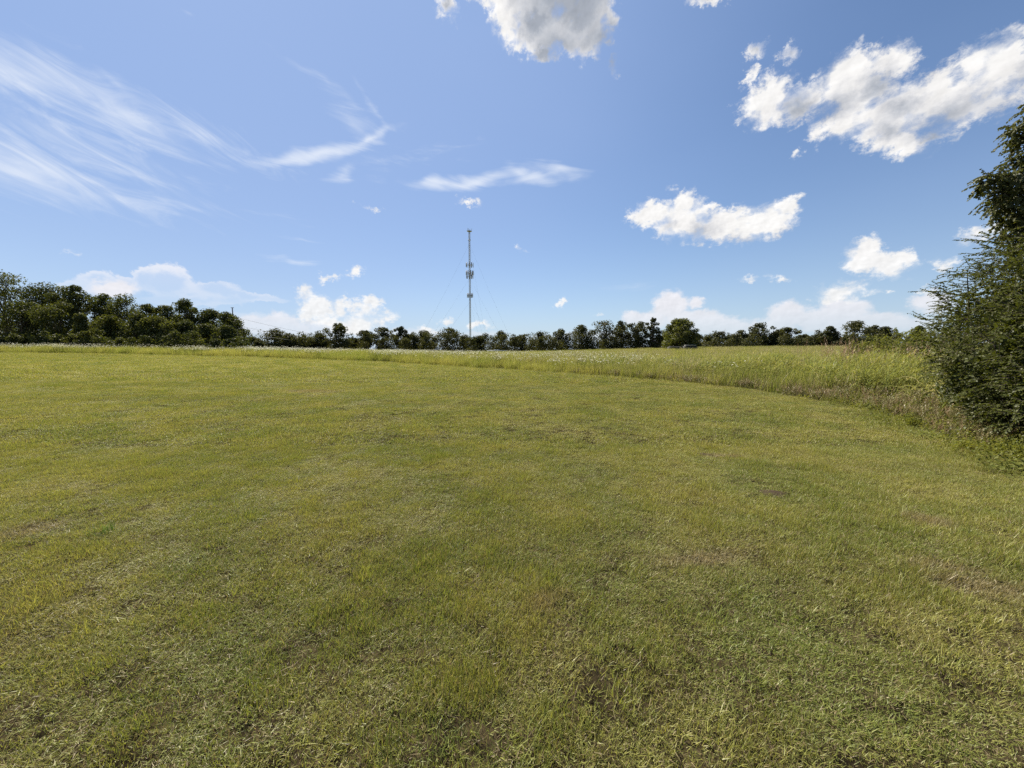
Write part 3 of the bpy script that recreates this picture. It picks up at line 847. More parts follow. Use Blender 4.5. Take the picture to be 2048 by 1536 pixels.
def make_tree(name, base, H, half, kind, seed, label, cat, group, mat, leaf, nc=34, per=110, trunk=None, stems_=1, size=.30, dead=0, flat=.75, deep=.8):
    r = np.random.default_rng(seed)
    root = empty(name, base, label, cat, group)
    c, s = crown(H, half, kind, nc, r, deep, size, wild={'field_tree': .3, 'hedgerow_tree': 1.5}.get(name, 1.1))
    tr = trunk if trunk else H * .022
    m = MB()
    top = .82 * H
    tops = []
    for k in range(stems_):
        o = np.array((0, 0, -.25)) if stems_ == 1 else np.append(r.normal(0, half * .10, 2), -.25)
        e_ = np.array((r.normal(0, half * .12), r.normal(0, half * .12), top)) if stems_ == 1 else np.append(r.normal(0, half * .45, 2), top * r.uniform(.6, .95))
        pts = np.array([o + (e_ - o) * q + np.append(r.normal(0, .02 * H, 2), 0) * (q > 0) for q in np.linspace(0, 1, 6)])
        k_ = 1 if stems_ == 1 else .55
        m.tube(pts, np.linspace(tr * k_, tr * .16 * k_, 6), 6)
        tops.append(pts)
    for cc, ss in zip(c, s):                      # a limb into each clump
        P0 = tops[r.integers(0, len(tops))]
        q = np.clip((cc[2] / H) * r.uniform(.45, .8), .08, .95) * 5
        i = int(min(q, 4)); p0 = P0[i] + (P0[i + 1] - P0[i]) * (q - i)
        mid = (p0 + cc) / 2 + np.array((0, 0, -.06 * H * r.uniform(-.3, 1))) + r.normal(0, .02 * H, 3)
        w0 = tr * .34 * (1 - .5 * q / 5)
        m.tube([p0, mid, cc], [w0, w0 * .55, w0 * .15], 4)
    m.build('trunk', m_bark, root)
    v, t, a = leaf_cloud(c, s, per, leaf, r, flat)
    v[:, 2] = np.maximum(v[:, 2], .02)
    mesh_obj('crown', v, t, mat, root, a)
    for k in range(dead):
        d = MB()
        p = np.array((r.normal(0, half * .3), r.normal(0, half * .2), H * .62))
        def twig(p, d_, L_, w_, lev):
            e_ = p + d_ * L_; mid = (p + e_) / 2 + r.normal(0, L_ * .06, 3)
            d.tube([p, mid, e_], [w_, w_ * .7, w_ * .4], 4)
            if lev:
                for j in range(3):
                    nd = d_ + r.normal(0, .5, 3); nd[2] = abs(nd[2]); nd /= np.linalg.norm(nd)
                    twig(p + (e_ - p) * r.uniform(.45, 1), nd, L_ * .55, w_ * .5, lev - 1)
        dv = np.array((r.normal(0, .35), r.normal(0, .2), 1)); dv /= np.linalg.norm(dv)
        twig(p, dv, H * .34, .075, 3)
        d.build('dead_branch', m_dead, root)
    return root

def ordinal(n): return ['first', 'second', 'third', 'fourth', 'fifth', 'sixth', 'seventh', 'eighth', 'ninth', 'tenth', 'eleventh', 'twelfth', 'thirteenth', 'fourteenth', 'fifteenth', 'sixteenth', 'seventeenth', 'eighteenth'][n]

def stand(px, top, half_px, depth):
    """foot, height and half-width of a tree from where its top shows"""
    p = at(px, top, depth)
    g = float(ground_z(p[0], p[1]))
    k = math.hypot(*ray(px, top).xy) / ray(px, top).y
    return (p[0], p[1], g), p[2] - g, half_px / F * depth

# the wood on the left: back rank, front rank, shrubs at its foot
back = [(2, 541, 62, 68, 'open', 'the highest crown'), (76, 566, 50, 69, 'round', 'broad and rounded'), (150, 571, 36, 67, 'open', 'spreading top fronds'),
        (205, 586, 34, 70, 'round', 'a small rounded top'), (247, 589, 40, 69, 'round', 'a full dark crown'), (297, 609, 30, 71, 'open', 'a thin open top'), (331, 612, 26, 70, 'open', 'a low feathery top'),
        (369, 597, 27, 66, 'tall', 'dark and upright above its neighbours'), (418, 619, 36, 68, 'round', 'a rounded crown'), (456, 624, 34, 67, 'round', 'a full crown ending the wood')]
for i, (px, top, hw, dep, kind, words_) in enumerate(back):
    b, H, half = stand(px, top, hw * 1.25, dep)
    make_tree('woodland_tree', b, H, half, kind, 400 + i, f'{ordinal(i)} tall tree from the left along the wood skyline, {words_}', 'tree', 'tall trees of the wood on the left', m_leaf_wood, .28,
              nc=62 if hw > 30 else 46, per=150, size=.36 if kind != 'open' else .30)
front = [(40, 600, 60, 63, 'bush', 'a low wide crown'), (112, 604, 50, 62.5, 'vase', 'a bright layered crown'), (160, 627, 34, 61, 'cone', 'pointed down to the ground'), (212, 628, 44, 63, 'round', 'a drooping crown'),
         (272, 626, 40, 63, 'round', 'a dark full crown'), (318, 631, 40, 62, 'vase', 'bright with hanging edges'), (372, 640, 34, 62.5, 'tall', 'a dark shaded crown'), (412, 648, 38, 62, 'round', 'a soft rounded crown'), (455, 652, 34, 61.5, 'round', 'a low rounded crown')]
for i, (px, top, hw, dep, kind, words_) in enumerate(front):
    b, H, half = stand(px, top, hw, dep)
    make_tree('woodland_tree', b, H, half, kind, 430 + i, f'{ordinal(i)} lower tree from the left before the wood, {words_}', 'tree', 'lower trees along the front of the wood', m_leaf_wood, .27, nc=50, per=150, size=.35)
for i in range(22):
    px = -18 + i * 23.5 + rng.normal(0, 4); top = 668 + rng.uniform(-12, 12)
    b, H, half = stand(px, top, rng.uniform(20, 32), 58.5 + rng.uniform(-1.2, 1.6))
    make_tree('undergrowth_shrub', b, max(H, 1.8), half, 'bush', 460 + i, 'low dark shrub at the foot of the wood behind the wildflower strip', 'shrub', 'shrubs at the foot of the wood', m_leaf_wood, .22, nc=20, per=90, size=.34, trunk=.05, stems_=3)
for i in range(14):
    px = -30 + i * 38 + rng.normal(0, 5)
    b, H, half = stand(px, 640 + rng.uniform(-8, 12), 34, 75 + rng.uniform(-2, 3))
    make_tree('undergrowth_shrub', b, H, half, 'bush', 490 + i, 'dark shrub growing in the shade inside the wood', 'shrub', 'shrubs inside the wood', m_leaf_wood, .32, nc=22, per=80, size=.36, trunk=.06, stems_=3)

# the far row
row = [  # px, top, half width, depth, kind, dead twigs
 (518, 679, 12, 120, 'bush', 0), (549, 657, 30, 132, 'round', 0), (577, 668, 22, 130, 'round', 0), (603, 666, 26, 134, 'round', 0), (640, 667, 20, 136, 'round', 0), (672, 646, 23, 130, 'open', 0), (706, 676, 18, 140, 'round', 0),
 (731, 661, 20, 145, 'open', 0), (764, 653, 22, 148, 'open', 0), (802, 652, 16, 146, 'tall', 0), (822, 668, 16, 150, 'round', 0), (848, 662, 24, 150, 'round', 0), (895, 655, 24, 148, 'round', 0), (928, 669, 18, 152, 'round', 0), (958, 672, 18, 150, 'round', 2),
 (1003, 662, 22, 152, 'round', 0), (1045, 668, 18, 152, 'round', 0), (1080, 662, 22, 150, 'round', 0), (1121, 656, 19, 148, 'round', 0), (1162, 650, 26, 146, 'round', 0), (1212, 642, 32, 142, 'vase', 0), (1242, 641, 22, 144, 'tall', 0),
 (1278, 643, 23, 140, 'open', 0), (1306, 636, 14, 138, 'tall', 0), (1346, 664, 22, 142, 'round', 0), (1392, 668, 20, 142, 'round', 0), (1434, 664, 30, 138, 'bush', 3), (1480, 661, 20, 140, 'round', 0), (1525, 643, 25, 136, 'open', 0), (1551, 664, 11, 134, 'tall', 0),
 (1575, 655, 21, 138, 'open', 0), (1610, 670, 16, 142, 'round', 0), (1637, 661, 18, 138, 'round', 0), (1662, 651, 16, 136, 'tall', 0), (1690, 672, 14, 140, 'round', 0), (1713, 642, 28, 132, 'round', 0), (1749, 650, 20, 134, 'round', 0), (1772, 654, 18, 134, 'round', 0), (1838, 651, 13, 120, 'tall', 0), (1900, 655, 30, 125, 'round', 0)]
kindword = {'bush': 'spreading', 'round': 'rounded', 'open': 'open see-through', 'tall': 'narrow upright', 'vase': 'broad-topped'}
left_n = [t for t in row if t[0] < 940]; mid_n = [t for t in row if 940 <= t[0] < 1362]; right_n = [t for t in row if t[0] >= 1362]
for i, tt in enumerate(row):
    px, top, hw, dep, kind, dead = tt
    b, H, half = stand(px, top, hw * (1.42 if kind == 'round' else 1.2), dep)
    if tt in left_n: where = f'{ordinal(len(left_n) - 1 - left_n.index(tt))} to the left of the mast'
    elif tt in mid_n: where = f'{ordinal(mid_n.index(tt))} to the right of the mast'
    else: where = f'{ordinal(right_n.index(tt))} to the right of the lone field tree'
    extra = ', dead twigs above' if dead else ''
    lab = f'{kindword[kind]} far-row tree, {where}{extra}'
    make_tree('hedgerow_tree', b, H, half, kind, 520 + i, lab, 'tree', 'trees of the far row', m_leaf_far, .48, nc=64, per=75, size=.32 if kind != 'open' else .29, dead=dead)
for i in range(76):
    px = 500 + i * 18 + rng.normal(0, 5); top = 672 + rng.uniform(-9, 7)
    if 505 < px < 560: top += 3
    b, H, half = stand(px, top, rng.uniform(16, 24), 137 + rng.uniform(-3, 12) - 8 * (px > 1300))
    make_tree('hedge_shrub', b, max(H, 2.0), half, 'bush', 600 + i, 'dark shrub filling the gaps at the foot of the far tree row', 'shrub', 'shrubs under the far tree row', m_leaf_far, .40, nc=20, per=70, size=.42, trunk=.05, stems_=2)

# the lone tree in the field with two low dark boxes under it
b, H, half = stand(1362, 635, 41, 80)
make_tree('field_tree', b, H, half, 'bush', 700, 'lone bushy bright green tree standing in the meadow', 'tree', None, m_leaf_field, .25, nc=150, per=170, size=.24, stems_=6, trunk=.22, deep=1.0)
def low_box(name, px0, px1, py, dep, h, label, pale):
    p0, p1 = at(px0, py, dep), at(px1, py, dep)
    cx, w = (p0[0] + p1[0]) / 2, p1[0] - p0[0]
    g = float(ground_z(cx, dep))
    root = empty(name, (cx, dep, g), label, 'box', 'low boxes under the field tree')
    m = MB()
    n = 9                                          # rounded long box: rings along its length
    prof = [(-.5, -.02), (-.55, .3), (-.5, .8), (-.36, 1.0), (.36, 1.0), (.5, .8), (.55, .3), (.5, -.02)]
    V = []; T = []
    for i in range(n):
        q = i / (n - 1); sc = 1 - .10 * abs(2 * q - 1) ** 6
        for a, z in prof: V.append((w * (q - .5), a * 1.1 * sc, z * h * sc))
    k = len(prof)
    for i in range(n - 1):
        for j in range(k - 1):
            a0 = i * k + j; T += [(a0, a0 + k, a0 + k + 1), (a0, a0 + k + 1, a0 + 1)]
    for j in range(1, k - 1): T += [(0, j, j + 1), ((n - 1) * k, (n - 1) * k + j + 1, (n - 1) * k + j)]
    m.add(V, T); m.build('body', m_darkplastic, root)
    if pale:
        m = MB(); m.box((-w * .02, -.2, h + .05), (w * .80, .8, .06)); m.build('cover', m_pale, root)
    for s_ in (-.42, .42):
        m = MB(); m.box((w * s_, 0, -.02), (.12, 1.3, .10)); m.build('skid', m_grey, root)
low_box('low_dark_box', 1336, 1364, 700, 73.5, 1.35, 'low dark box on the left under the lone field tree', False)
low_box('low_dark_box', 1367, 1392, 700, 73.2, 1.45, 'low dark box with a pale top on the right under the lone field tree', True)

# long pale object lying low at the far edge of the meadow
p0, p1 = at(974, 700, 128), at(1014, 700, 128)
g = float(ground_z(p0[0], 128)); tz = at(994, 700.5, 128)[2]
root = empty('long_low_trailer', ((p0[0] + p1[0]) / 2, 128, g), 'long low pale grey trailer bed lying at the far field edge right of the mast', 'trailer')
w = p1[0] - p0[0]; hh = tz - g
m = MB(); m.box((0, 0, hh - .12), (w, 2.0, .24)); m.build('bed', m_grey, root)
m = MB(); m.box((0, -1.03, hh - .16), (w + .06, .05, .34)); m.build('side_rail', m_pale, root)
m = MB(); m.box((-w * .07, -.2, hh + .13), (.75, .8, .24)); m.box((w * .07, -.2, hh + .12), (.75, .8, .22)); m.build('load', m_pale, root)
for s_ in (-.25, .25):
    m = MB(); rr_ = min(.42, hh * .45); m.tube([(w * s_, -.9, rr_), (w * s_, -.6, rr_)], [rr_, rr_], 14, cap=True); m.build('wheel', m_darkplastic, root)

# ------------------------------------------------------------------ guyed mast
MD = 300.0
foot = at(941, 695, MD); mg = float(ground_z(foot[0], MD))
mx = at(940, 600, MD)[0]
mast = empty('lattice_mast', (mx, MD, mg), 'tall thin guyed lattice mast with antenna clusters rising behind the far trees', 'mast')
def zt(py): return at(940, py, MD)[2] - mg
Ht = zt(463)
legs = [np.array((math.cos(a), math.sin(a), 0)) * .62 for a in (R(90), R(210), R(330))]
for l in legs:
    m = MB(); m.tube([l + (0, 0, -.4), l + (0, 0, Ht)], [.15, .13], 6); m.build('leg', m_steel, mast)
m = MB()
nb = int(Ht / 1.5)
for i in range(nb):
    z0, z1 = Ht * i / nb, Ht * (i + 1) / nb
    for k in range(3):
        a, b_ = legs[k], legs[(k + 1) % 3]
        m.tube([a + (0, 0, z0), b_ + (0, 0, z1)], .075, 3)
        m.tube([a + (0, 0, z1), b_ + (0, 0, z1)], .065, 3)
m.build('bracing', m_steel, mast)
def array(py, radius, panel_h, n, name='antenna_array', second=None):
    z = zt(py)
    ring = MB()
    pts = [np.array((math.cos(a) * radius, math.sin(a) * radius, z)) for a in np.linspace(0, 2 * np.pi, 13)]
    ring.tube(pts, .09, 4)
    for a in np.linspace(0, 2 * np.pi, 7)[:-1]:
        ring.tube([(0, 0, z), (math.cos(a) * radius, math.sin(a) * radius, z)], .07, 4)
    o = ring.build(name, m_steel, mast)
    for k in range(n):
        a = 2 * np.pi * (k + .35) / n + R(12)
        c = np.array((math.cos(a) * (radius + .12), math.sin(a) * (radius + .12), z + .15 * math.sin(k * 3.1)))
        u = np.array((-math.sin(a), math.cos(a), 0)); q = np.array((math.cos(a), math.sin(a), 0))
        pm = MB(); h_ = panel_h / 2
        v = [c + u * sx * .30 + q * sy * .16 + (0, 0, sz * h_) for sx in (-1, 1) for sy in (-1, 1) for sz in (-1, 1)]
        pm.add(v, [t for a_, b2, c2, d2 in [(0, 1, 3, 2), (4, 6, 7, 5), (0, 4, 5, 1), (2, 3, 7, 6), (0, 2, 6, 4), (1, 5, 7, 3)] for t in ((a_, b2, c2), (a_, c2, d2))])
        pm.build('antenna_panel', m_antenna, o)
array(530, 2.6, 3.0, 9)
array(546, 2.7, 3.0, 12)
array(553.5, 2.4, 2.6, 9)
array(591, 2.0, 3.0, 10)
m = MB(); z = zt(480)
m.tube([np.array((math.cos(a) * 1.05, math.sin(a) * 1.05, z)) for a in np.linspace(0, 2 * np.pi, 13)], .16, 4); m.build('collar', m_steel, mast)
m = MB(); z = zt(462.5)
m.add([(math.cos(a) * 1.9, math.sin(a) * 1.9, zz) for zz in (z - .12, z + .12) for a in np.linspace(0, 2 * np.pi, 9)[:-1]],
      [t for k in range(8) for t in ((k, (k + 1) % 8, 8 + (k + 1) % 8), (k, 8 + (k + 1) % 8, 8 + k))] + [(0, k + 1, k) for k in range(1, 7)] + [(8, 8 + k, 9 + k) for k in range(1, 7)])
pf = m.build('platform', m_steel, mast)
m = MB()
for a in np.linspace(0, 2 * np.pi, 9)[:-1]:
    h_ = 1.5 + .7 * math.sin(a * 5 + 1)
    m.tube([(math.cos(a) * 1.8, math.sin(a) * 1.8, z), (math.cos(a) * 1.8, math.sin(a) * 1.8, z + h_)], .09, 4)
m.build('railing', m_steel, pf)
m = MB(); m.tube([(-.5, 0, z), (-.5, 0, z + 2.3)], .1, 5); m.build('lightning_rod', m_steel, pf)
for py, ex in ((487, 1), (556, .86), (604, .68)):
    for az_, rr_ in ((R(186), 44), (R(-36), 44), (R(74), 42)):
        z = zt(py); e_ = np.array((math.cos(az_) * rr_ * ex, math.sin(az_) * rr_ * ex, 0))
        pts = [np.array((0, 0, z)) * (1 - q) + e_ * q - np.array((0, 0, 2.0 * math.sin(math.pi * q) * (z / Ht))) for q in np.linspace(0, 1, 9)]
        m = MB(); m.tube(pts, .022, 3); m.build('guy_wire', m_wire, mast)

# utility pole behind the wood, its wires running down behind the far row
pd = 112.0
pt = at(464.5, 615, pd); pg = float(ground_z(pt[0], pd))
pole = empty('utility_pole', (pt[0], pd, pg), 'thin grey pole whose top shows over the right end of the wood', 'pole')
m = MB(); m.tube([(0, 0, -.3), (0, 0, pt[2] - pg)], [.22, .15], 8, cap=True); m.build('shaft', m_steel, pole)
m = MB(); m.box((0, 0, pt[2] - pg - .05), (.8, .16, .14)); m.build('cap', m_antenna, pole)
m = MB()
for s_ in (0, 2.3, 4.0): m.box((.18, 0, pt[2] - pg - 2.6 - s_), (.24, .14, .20))
m.build('bracket', m_antenna, pole)
p2 = at(760, 697, 165)
q_ = empty('utility_pole', (p2[0], 165, float(ground_z(p2[0], 165))), 'short grey pole hidden behind the far row where the wires end', 'pole')
m = MB(); m.tube([(0, 0, -.3), (0, 0, 6.5)], [.16, .12], 8, cap=True); m.build('shaft', m_steel, q_)
for k, (dz, s_) in enumerate(((2.6, 'topmost'), (4.9, 'middle'), (6.6, 'lowest'))):
    a = np.array((pt[0] + .2, pd, pt[2] - dz)); e_ = np.array((p2[0], 165, float(ground_z(p2[0], 165)) + 6.3 - k * .9))
    pts = [a * (1 - q) + e_ * q - np.array((0, 0, 2.0 * math.sin(math.pi * q))) for q in np.linspace(0, 1, 13)]
    m = MB(); m.tube(pts, .032, 3)
    tag(m.build('power_line', m_wire), f'{s_} of the three thin sagging wires right of the wood', 'wire', 'wires right of the wood')

# ------------------------------------------------------------------ the shrubs on the right
def leafy_twigs(m, lv, r, starts, dirs, lengths, step, leaf, droop, w=.004, width=.26, pair=True, hang=.3):
    """twigs with leaves set along both sides; leaves go to lv as (verts, tris, tone)"""
    for p, d, L_ in zip(starts, dirs, lengths):
        n = 5
        pts = [np.array(p, float)]; dd = np.array(d, float)
        for k in range(n):
            dd = dd + np.array((0, 0, -droop / n)) + r.normal(0, .05, 3); dd /= np.linalg.norm(dd)
            pts.append(pts[-1] + dd * L_ / n)
        pts = np.array(pts)
        m.tube(pts, np.linspace(w, w * .35, n + 1), 3)
        k = max(int(L_ / step), 2)
        q = np.linspace(.08, 1, k) * n
        i = np.minimum(q.astype(int), n - 1)
        B = pts[i] + (pts[i + 1] - pts[i]) * (q - i)[:, None]
        A = pts[i + 1] - pts[i]; A /= np.linalg.norm(A, axis=1)[:, None]
        S = np.cross(A, (0, 0, 1)); S /= np.linalg.norm(S, axis=1)[:, None] + 1e-6
        for sg in ((-1, 1) if pair else (1,)):
            s_ = sg if pair else np.where(np.arange(k) % 2, 1, -1)[:, None]
            D = S * s_ * .8 + A * .65 + r.normal(0, .28, (k, 3)) + np.array((0, 0, -hang)); D /= np.linalg.norm(D, axis=1)[:, None]
            N_ = np.cross(D, A); N_ /= np.linalg.norm(N_, axis=1)[:, None] + 1e-6
            N_ = N_ + r.normal(0, .45, (k, 3)); N_ -= D * (N_ * D).sum(1)[:, None]; N_ /= np.linalg.norm(N_, axis=1)[:, None] + 1e-6
            W_ = np.cross(N_, D)
            l = (leaf * r.uniform(.65, 1.25, k) * np.linspace(1.05, .7, k))[:, None]
            V = np.stack((B, B + D * l * .35 + W_ * l * width + N_ * l * .05, B + D * l * .75 + W_ * l * width * .75 + N_ * l * .03, B + D * l,
                          B + D * l * .75 - W_ * l * width * .75 + N_ * l * .03, B + D * l * .35 - W_ * l * width + N_ * l * .05), 1)
            lv.append((V, np.clip(r.uniform(0, 1) * .4 + r.uniform(0, .6, k), 0, 1)))

def leaf_mesh(lv, name, mat, parent):
    V = np.concatenate([a for a, _ in lv]); tn = np.concatenate([b for _, b in lv])
    n = len(V); b = np.arange(n)[:, None] * 6
    T = np.concatenate([b + [t] for t in ((0, 1, 5), (1, 2, 4), (1, 4, 5), (2, 3, 4))])
    mesh_obj(name, V.reshape(-1, 3), T, mat, parent, np.repeat(tn, 6))

def big_shrub(name, lobes, ntw, seed, label, cat, mat, leaf, spikes=(), group=None, inner=0):
    r = np.random.default_rng(seed)
    g0 = float(ground_z(lobes[0][0], lobes[0][1]))
    root = empty(name, (lobes[0][0], lobes[0][1], g0), label, cat, group)
    o = np.array((lobes[0][0], lobes[0][1], g0))
    m = MB(); lv = []
    wt_ = np.array([l[2] * l[3] for l in lobes]); wt_ /= wt_.sum()
    for j, (cx, cy_, rad, hgt) in enumerate(lobes):
        n = int(ntw * wt_[j])
        for k in range(max(6, int(rad * 6))):      # arching main stems
            a = r.uniform(0, 2 * np.pi)
            f = np.array((cx + r.normal(0, rad * .2), cy_ + r.normal(0, rad * .2), g0 - .1))
            e_ = np.array((cx + math.cos(a) * rad * .75, cy_ + math.sin(a) * rad * .75, g0 + hgt * r.uniform(.5, .9)))
            mid = (f + e_) / 2 + np.array((0, 0, hgt * .22))
            m.tube(np.array([f, mid, e_]) - o, [.028, .018, .006], 5)
        th = r.uniform(0, 2 * np.pi, n); ph = np.arcsin(r.uniform(-.42, 1, n))
        q = r.uniform(.45, 1, n) ** .45
        bump = .80 + .35 * vnoise(th * 2.2 + seed, ph * 2.6 + j * 7, seed) + .12 * np.sin(th * 7 + ph * 5)
        dv = np.stack((np.cos(th) * np.cos(ph), np.sin(th) * np.cos(ph), np.sin(ph)), 1)
        P_ = np.array((cx, cy_, g0 + hgt * .44)) + dv * np.array((rad, rad, hgt * .56)) * (q * bump)[:, None]
        k = P_[:, 2] > g0 + .05
        P_, dv = P_[k], dv[k]
        D = dv * np.array((1, 1, .5)) + r.normal(0, .5, dv.shape) + np.array((0, 0, .12)); D /= np.linalg.norm(D, axis=1)[:, None]
        leafy_twigs(m, lv, r, P_ - o, D, r.uniform(.16, .36, len(P_)), .030, leaf, .55)
    for (px, py, dep, ex, ey, ln) in spikes:       # long twigs that stand out against the sky
        p = at(px, py, dep); q = at(ex, ey, dep * .985); d = q - p
        leafy_twigs(m, lv, r, [p - o], [d / np.linalg.norm(d)], [np.linalg.norm(d)], .035, leaf * 1.15, ln, .006)
        for s_ in (.3, .55):
            dd = d / np.linalg.norm(d) + r.normal(0, .28, 3)
            leafy_twigs(m, lv, r, [p - o + d * s_], [dd / np.linalg.norm(dd)], [np.linalg.norm(d) * .45], .035, leaf, ln, .004)
    m.build('branches', m_bark, root)
    leaf_mesh(lv, 'foliage', mat, root)
    if inner:                                      # added core of larger leaves blocks see-through; lowered tone paints inner shade
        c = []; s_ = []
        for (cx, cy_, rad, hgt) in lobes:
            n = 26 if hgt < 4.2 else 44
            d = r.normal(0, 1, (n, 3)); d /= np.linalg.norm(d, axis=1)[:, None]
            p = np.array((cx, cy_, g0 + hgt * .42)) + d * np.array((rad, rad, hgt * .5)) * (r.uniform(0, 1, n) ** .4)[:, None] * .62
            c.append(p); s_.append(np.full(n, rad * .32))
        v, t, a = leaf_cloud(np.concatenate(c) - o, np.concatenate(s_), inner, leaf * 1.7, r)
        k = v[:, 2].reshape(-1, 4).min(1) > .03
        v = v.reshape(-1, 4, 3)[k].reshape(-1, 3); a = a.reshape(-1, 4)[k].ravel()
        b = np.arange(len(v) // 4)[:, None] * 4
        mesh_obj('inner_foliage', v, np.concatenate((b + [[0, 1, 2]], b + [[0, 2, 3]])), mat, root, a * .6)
    return root

big_shrub('large_shrub', [(9.9, 6.9, 1.75, 2.8), (12.0, 8.4, 2.1, 4.5), (11.4, 6.8, 1.8, 4.0), (9.4, 5.5, 1.6, 2.3), (9.1, 6.2, 1.1, 1.5), (12.9, 8.6, 1.7, 5.0)], 11800, 810,
          'large dense dark green shrub with small leaves at the right edge of the lawn', 'shrub', m_leaf_shrub, .055, inner=420,
          spikes=[(1935, 610, 8.2, 1838, 561, .12), (1920, 622, 8.2, 1868, 585, .1), (2040, 500, 8.0, 1930, 450, .1), (2040, 520, 8.0, 1945, 476, .1), (1905, 665, 7.8, 1822, 622, .1), (1930, 640, 8, 1850, 640, .15),
                  (1990, 560, 8, 1900, 535, .12), (2010, 540, 8, 1940, 520, .1), (1960, 600, 8, 1890, 568, .1), (1890, 690, 7.8, 1835, 665, .1)])
# small bushes behind it, toward the far row
for i, (px, top, hw, dep, lab) in enumerate([(1800, 662, 42, 19, 'rounded yellow-green bush just left of the large shrub'), (1752, 672, 34, 22, 'smaller olive bush behind the reddish plumes'), (1850, 655, 36, 17, 'green bush half hidden behind the large shrub'), (1712, 688, 20, 23, 'lowest bush at the left end of the bushes beside the large shrub')]):
    b, H, half = stand(px, top, hw, dep)
    big_shrub('field_edge_bush', [(b[0], b[1], half, H), (b[0] + half * .7, b[1] + .5, half * .7, H * .85)], 520, 820 + i, lab, 'bush', m_leaf_weed, .075, inner=60, group='bushes beside the large shrub')

# tree with hanging sprays rising behind the shrub
def hanging_tree():
    r = np.random.default_rng(840)
    D0 = 10.0
    bx, by = 14.6, 10.4; g0 = float(ground_z(bx, by))
    root = empty('spreading_tree', (bx, by, g0), 'tall tree with drooping leafy sprays rising behind the large shrub at the right edge', 'tree')
    o = np.array((bx, by, g0))
    m = MB(); lv = []
    tp = np.array((bx + .2, by, g0 + 8.4))
    m.tube(np.array([o - (0, 0, .3), o + (.1, 0, 2.5), o + (-.1, .1, 5), tp]) - o, [.20, .16, .11, .05], 8)
    cl = [(2080, 400, 52, D0), (2040, 395, 34, 9.8), (2015, 400, 28, 9.8), (2046, 350, 26, 10), (2090, 330, 50, 10), (2032, 268, 15, 10), (2052, 300, 20, 10), (2015, 355, 18, 9.8), (1990, 348, 11, 9.8), (1972, 358, 8, 9.8), (1960, 372, 5, 9.8),
          (2020, 432, 20, 9.9), (2045, 445, 20, 9.9), (2000, 385, 14, 9.8), (2100, 260, 50, 10), (2085, 210, 30, 10), (2060, 240, 12, 10), (2110, 430, 60, 10), (2150, 360, 70, 10.5), (2024, 262, 8, 10), (1996, 415, 10, 9.8), (2062, 470, 42, 9.9), (2034, 478, 20, 9.8), (2095, 490, 60, 10)]
    for (px, py, rp, dep) in cl:
        c = at(px, py, dep); R_ = rp / F * dep * 1.1
        q = np.clip((c[2] - g0 - .6) / 8.4, .2, .97)
        p0 = o + (tp - o) * q
        m.tube(np.array([p0, (p0 + c) / 2 + (0, 0, .25), c]) - o, [.05, .03, .008], 5)
        n = int(16 + 190 * (R_ / .8) ** 2)
        d = r.normal(0, 1, (n, 3)); d /= np.linalg.norm(d, axis=1)[:, None]
        P_ = c + d * R_ * (r.uniform(.1, 1, n) ** .5)[:, None]
        Dd = d * .6 + r.normal(0, .4, d.shape) + np.array((0, 0, -.25)); Dd /= np.linalg.norm(Dd, axis=1)[:, None]
        leafy_twigs(m, lv, r, P_ - o, Dd, r.uniform(.14, .34, n), .036, .072, .9, .004, .34, hang=.7)
    m.build('trunk', m_bark, root)
    leaf_mesh(lv, 'crown', m_leaf_vine, root)
hanging_tree()

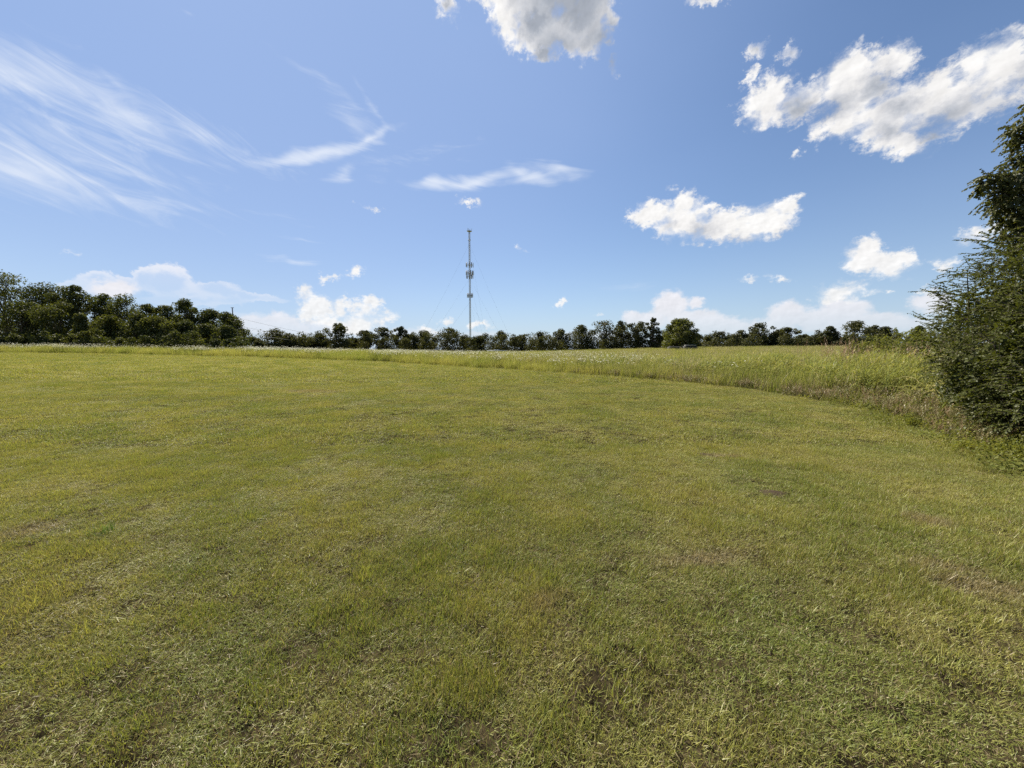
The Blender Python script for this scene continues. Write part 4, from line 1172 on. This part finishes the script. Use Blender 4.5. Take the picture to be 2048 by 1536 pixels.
# ------------------------------------------------------------------ small things in the turf
def soil_mound(px, py, dep, size, seed, label):
    r = np.random.default_rng(seed)
    p = at(px, py, dep); g = float(ground_z(p[0], p[1]))
    V = [(0, 0, size * .20)]; T = []
    n = 12
    for k, q in enumerate((.45, .8, 1.15)):
        for i in range(n):
            a = 2 * np.pi * i / n
            z = size * (.17, .09, -.08)[k] * r.uniform(.6, 1.4 if k < 2 else 1)
            w = q * size * r.uniform(.75, 1.2)
            V.append((math.cos(a) * w * 1.35, math.sin(a) * w, z))
    for i in range(n):
        j = (i + 1) % n
        T.append((0, 1 + i, 1 + j))
        for k in range(2):
            a, b_ = 1 + k * n, 1 + (k + 1) * n
            T += [(a + i, b_ + i, b_ + j), (a + i, b_ + j, a + j)]
    for c in range(26):
        a = r.uniform(0, 6.3); w = size * r.uniform(.1, 1.25); q = size * r.uniform(.05, .13)
        c0 = np.array((math.cos(a) * w * 1.3, math.sin(a) * w, size * .12 * (1.2 - w / size)))
        k = len(V)
        V += [c0 + np.array(d) * q * r.uniform(.6, 1.2) for d in ((1, 0, 0), (-.5, .8, 0), (-.5, -.8, 0), (0, 0, 1), (0, 0, -1))]
        T += [(k, k + 1, k + 3), (k + 1, k + 2, k + 3), (k + 2, k, k + 3), (k + 1, k, k + 4), (k + 2, k + 1, k + 4), (k, k + 2, k + 4)]
    o = mesh_obj('soil_mound', V, T, m_soil, None)
    o.location = (p[0], p[1], g)
    tag(o, label, 'soil mound', 'bits of bare soil in the lawn')
m_soil, N = material('dark_soil')
nz = N.noise(world_pos(N), 40.0, 4, 0.7)
b_ = N.n('BsdfDiffuse', ins={'Color': N.mix(nz, (.012, .009, .007, 1), (.075, .055, .040, 1))})
finish(N, b_.outputs[0])
soil_mound(1405, 965, 5.95, .12, 1, 'small dark crumbly soil mound in the lawn right of centre, the farther of two')
soil_mound(1545, 1049, 4.25, .135, 2, 'low dark soil patch in the lawn on the right, the nearer of two')

# a coarse green clump in the lawn on the left
p = at(215, 1152, 3.35); g = float(ground_z(p[0], p[1]))
v, t, a = blade_set(70, .09, .10, .006, .75, .6, 900, 4, .0)
o = mesh_obj('crabgrass_clump', v, t, m_clump, None, a * .8); o.location = (p[0], p[1], g)
tag(o, 'coarse bright green grass clump standing out of the lawn at the left', 'grass clump')
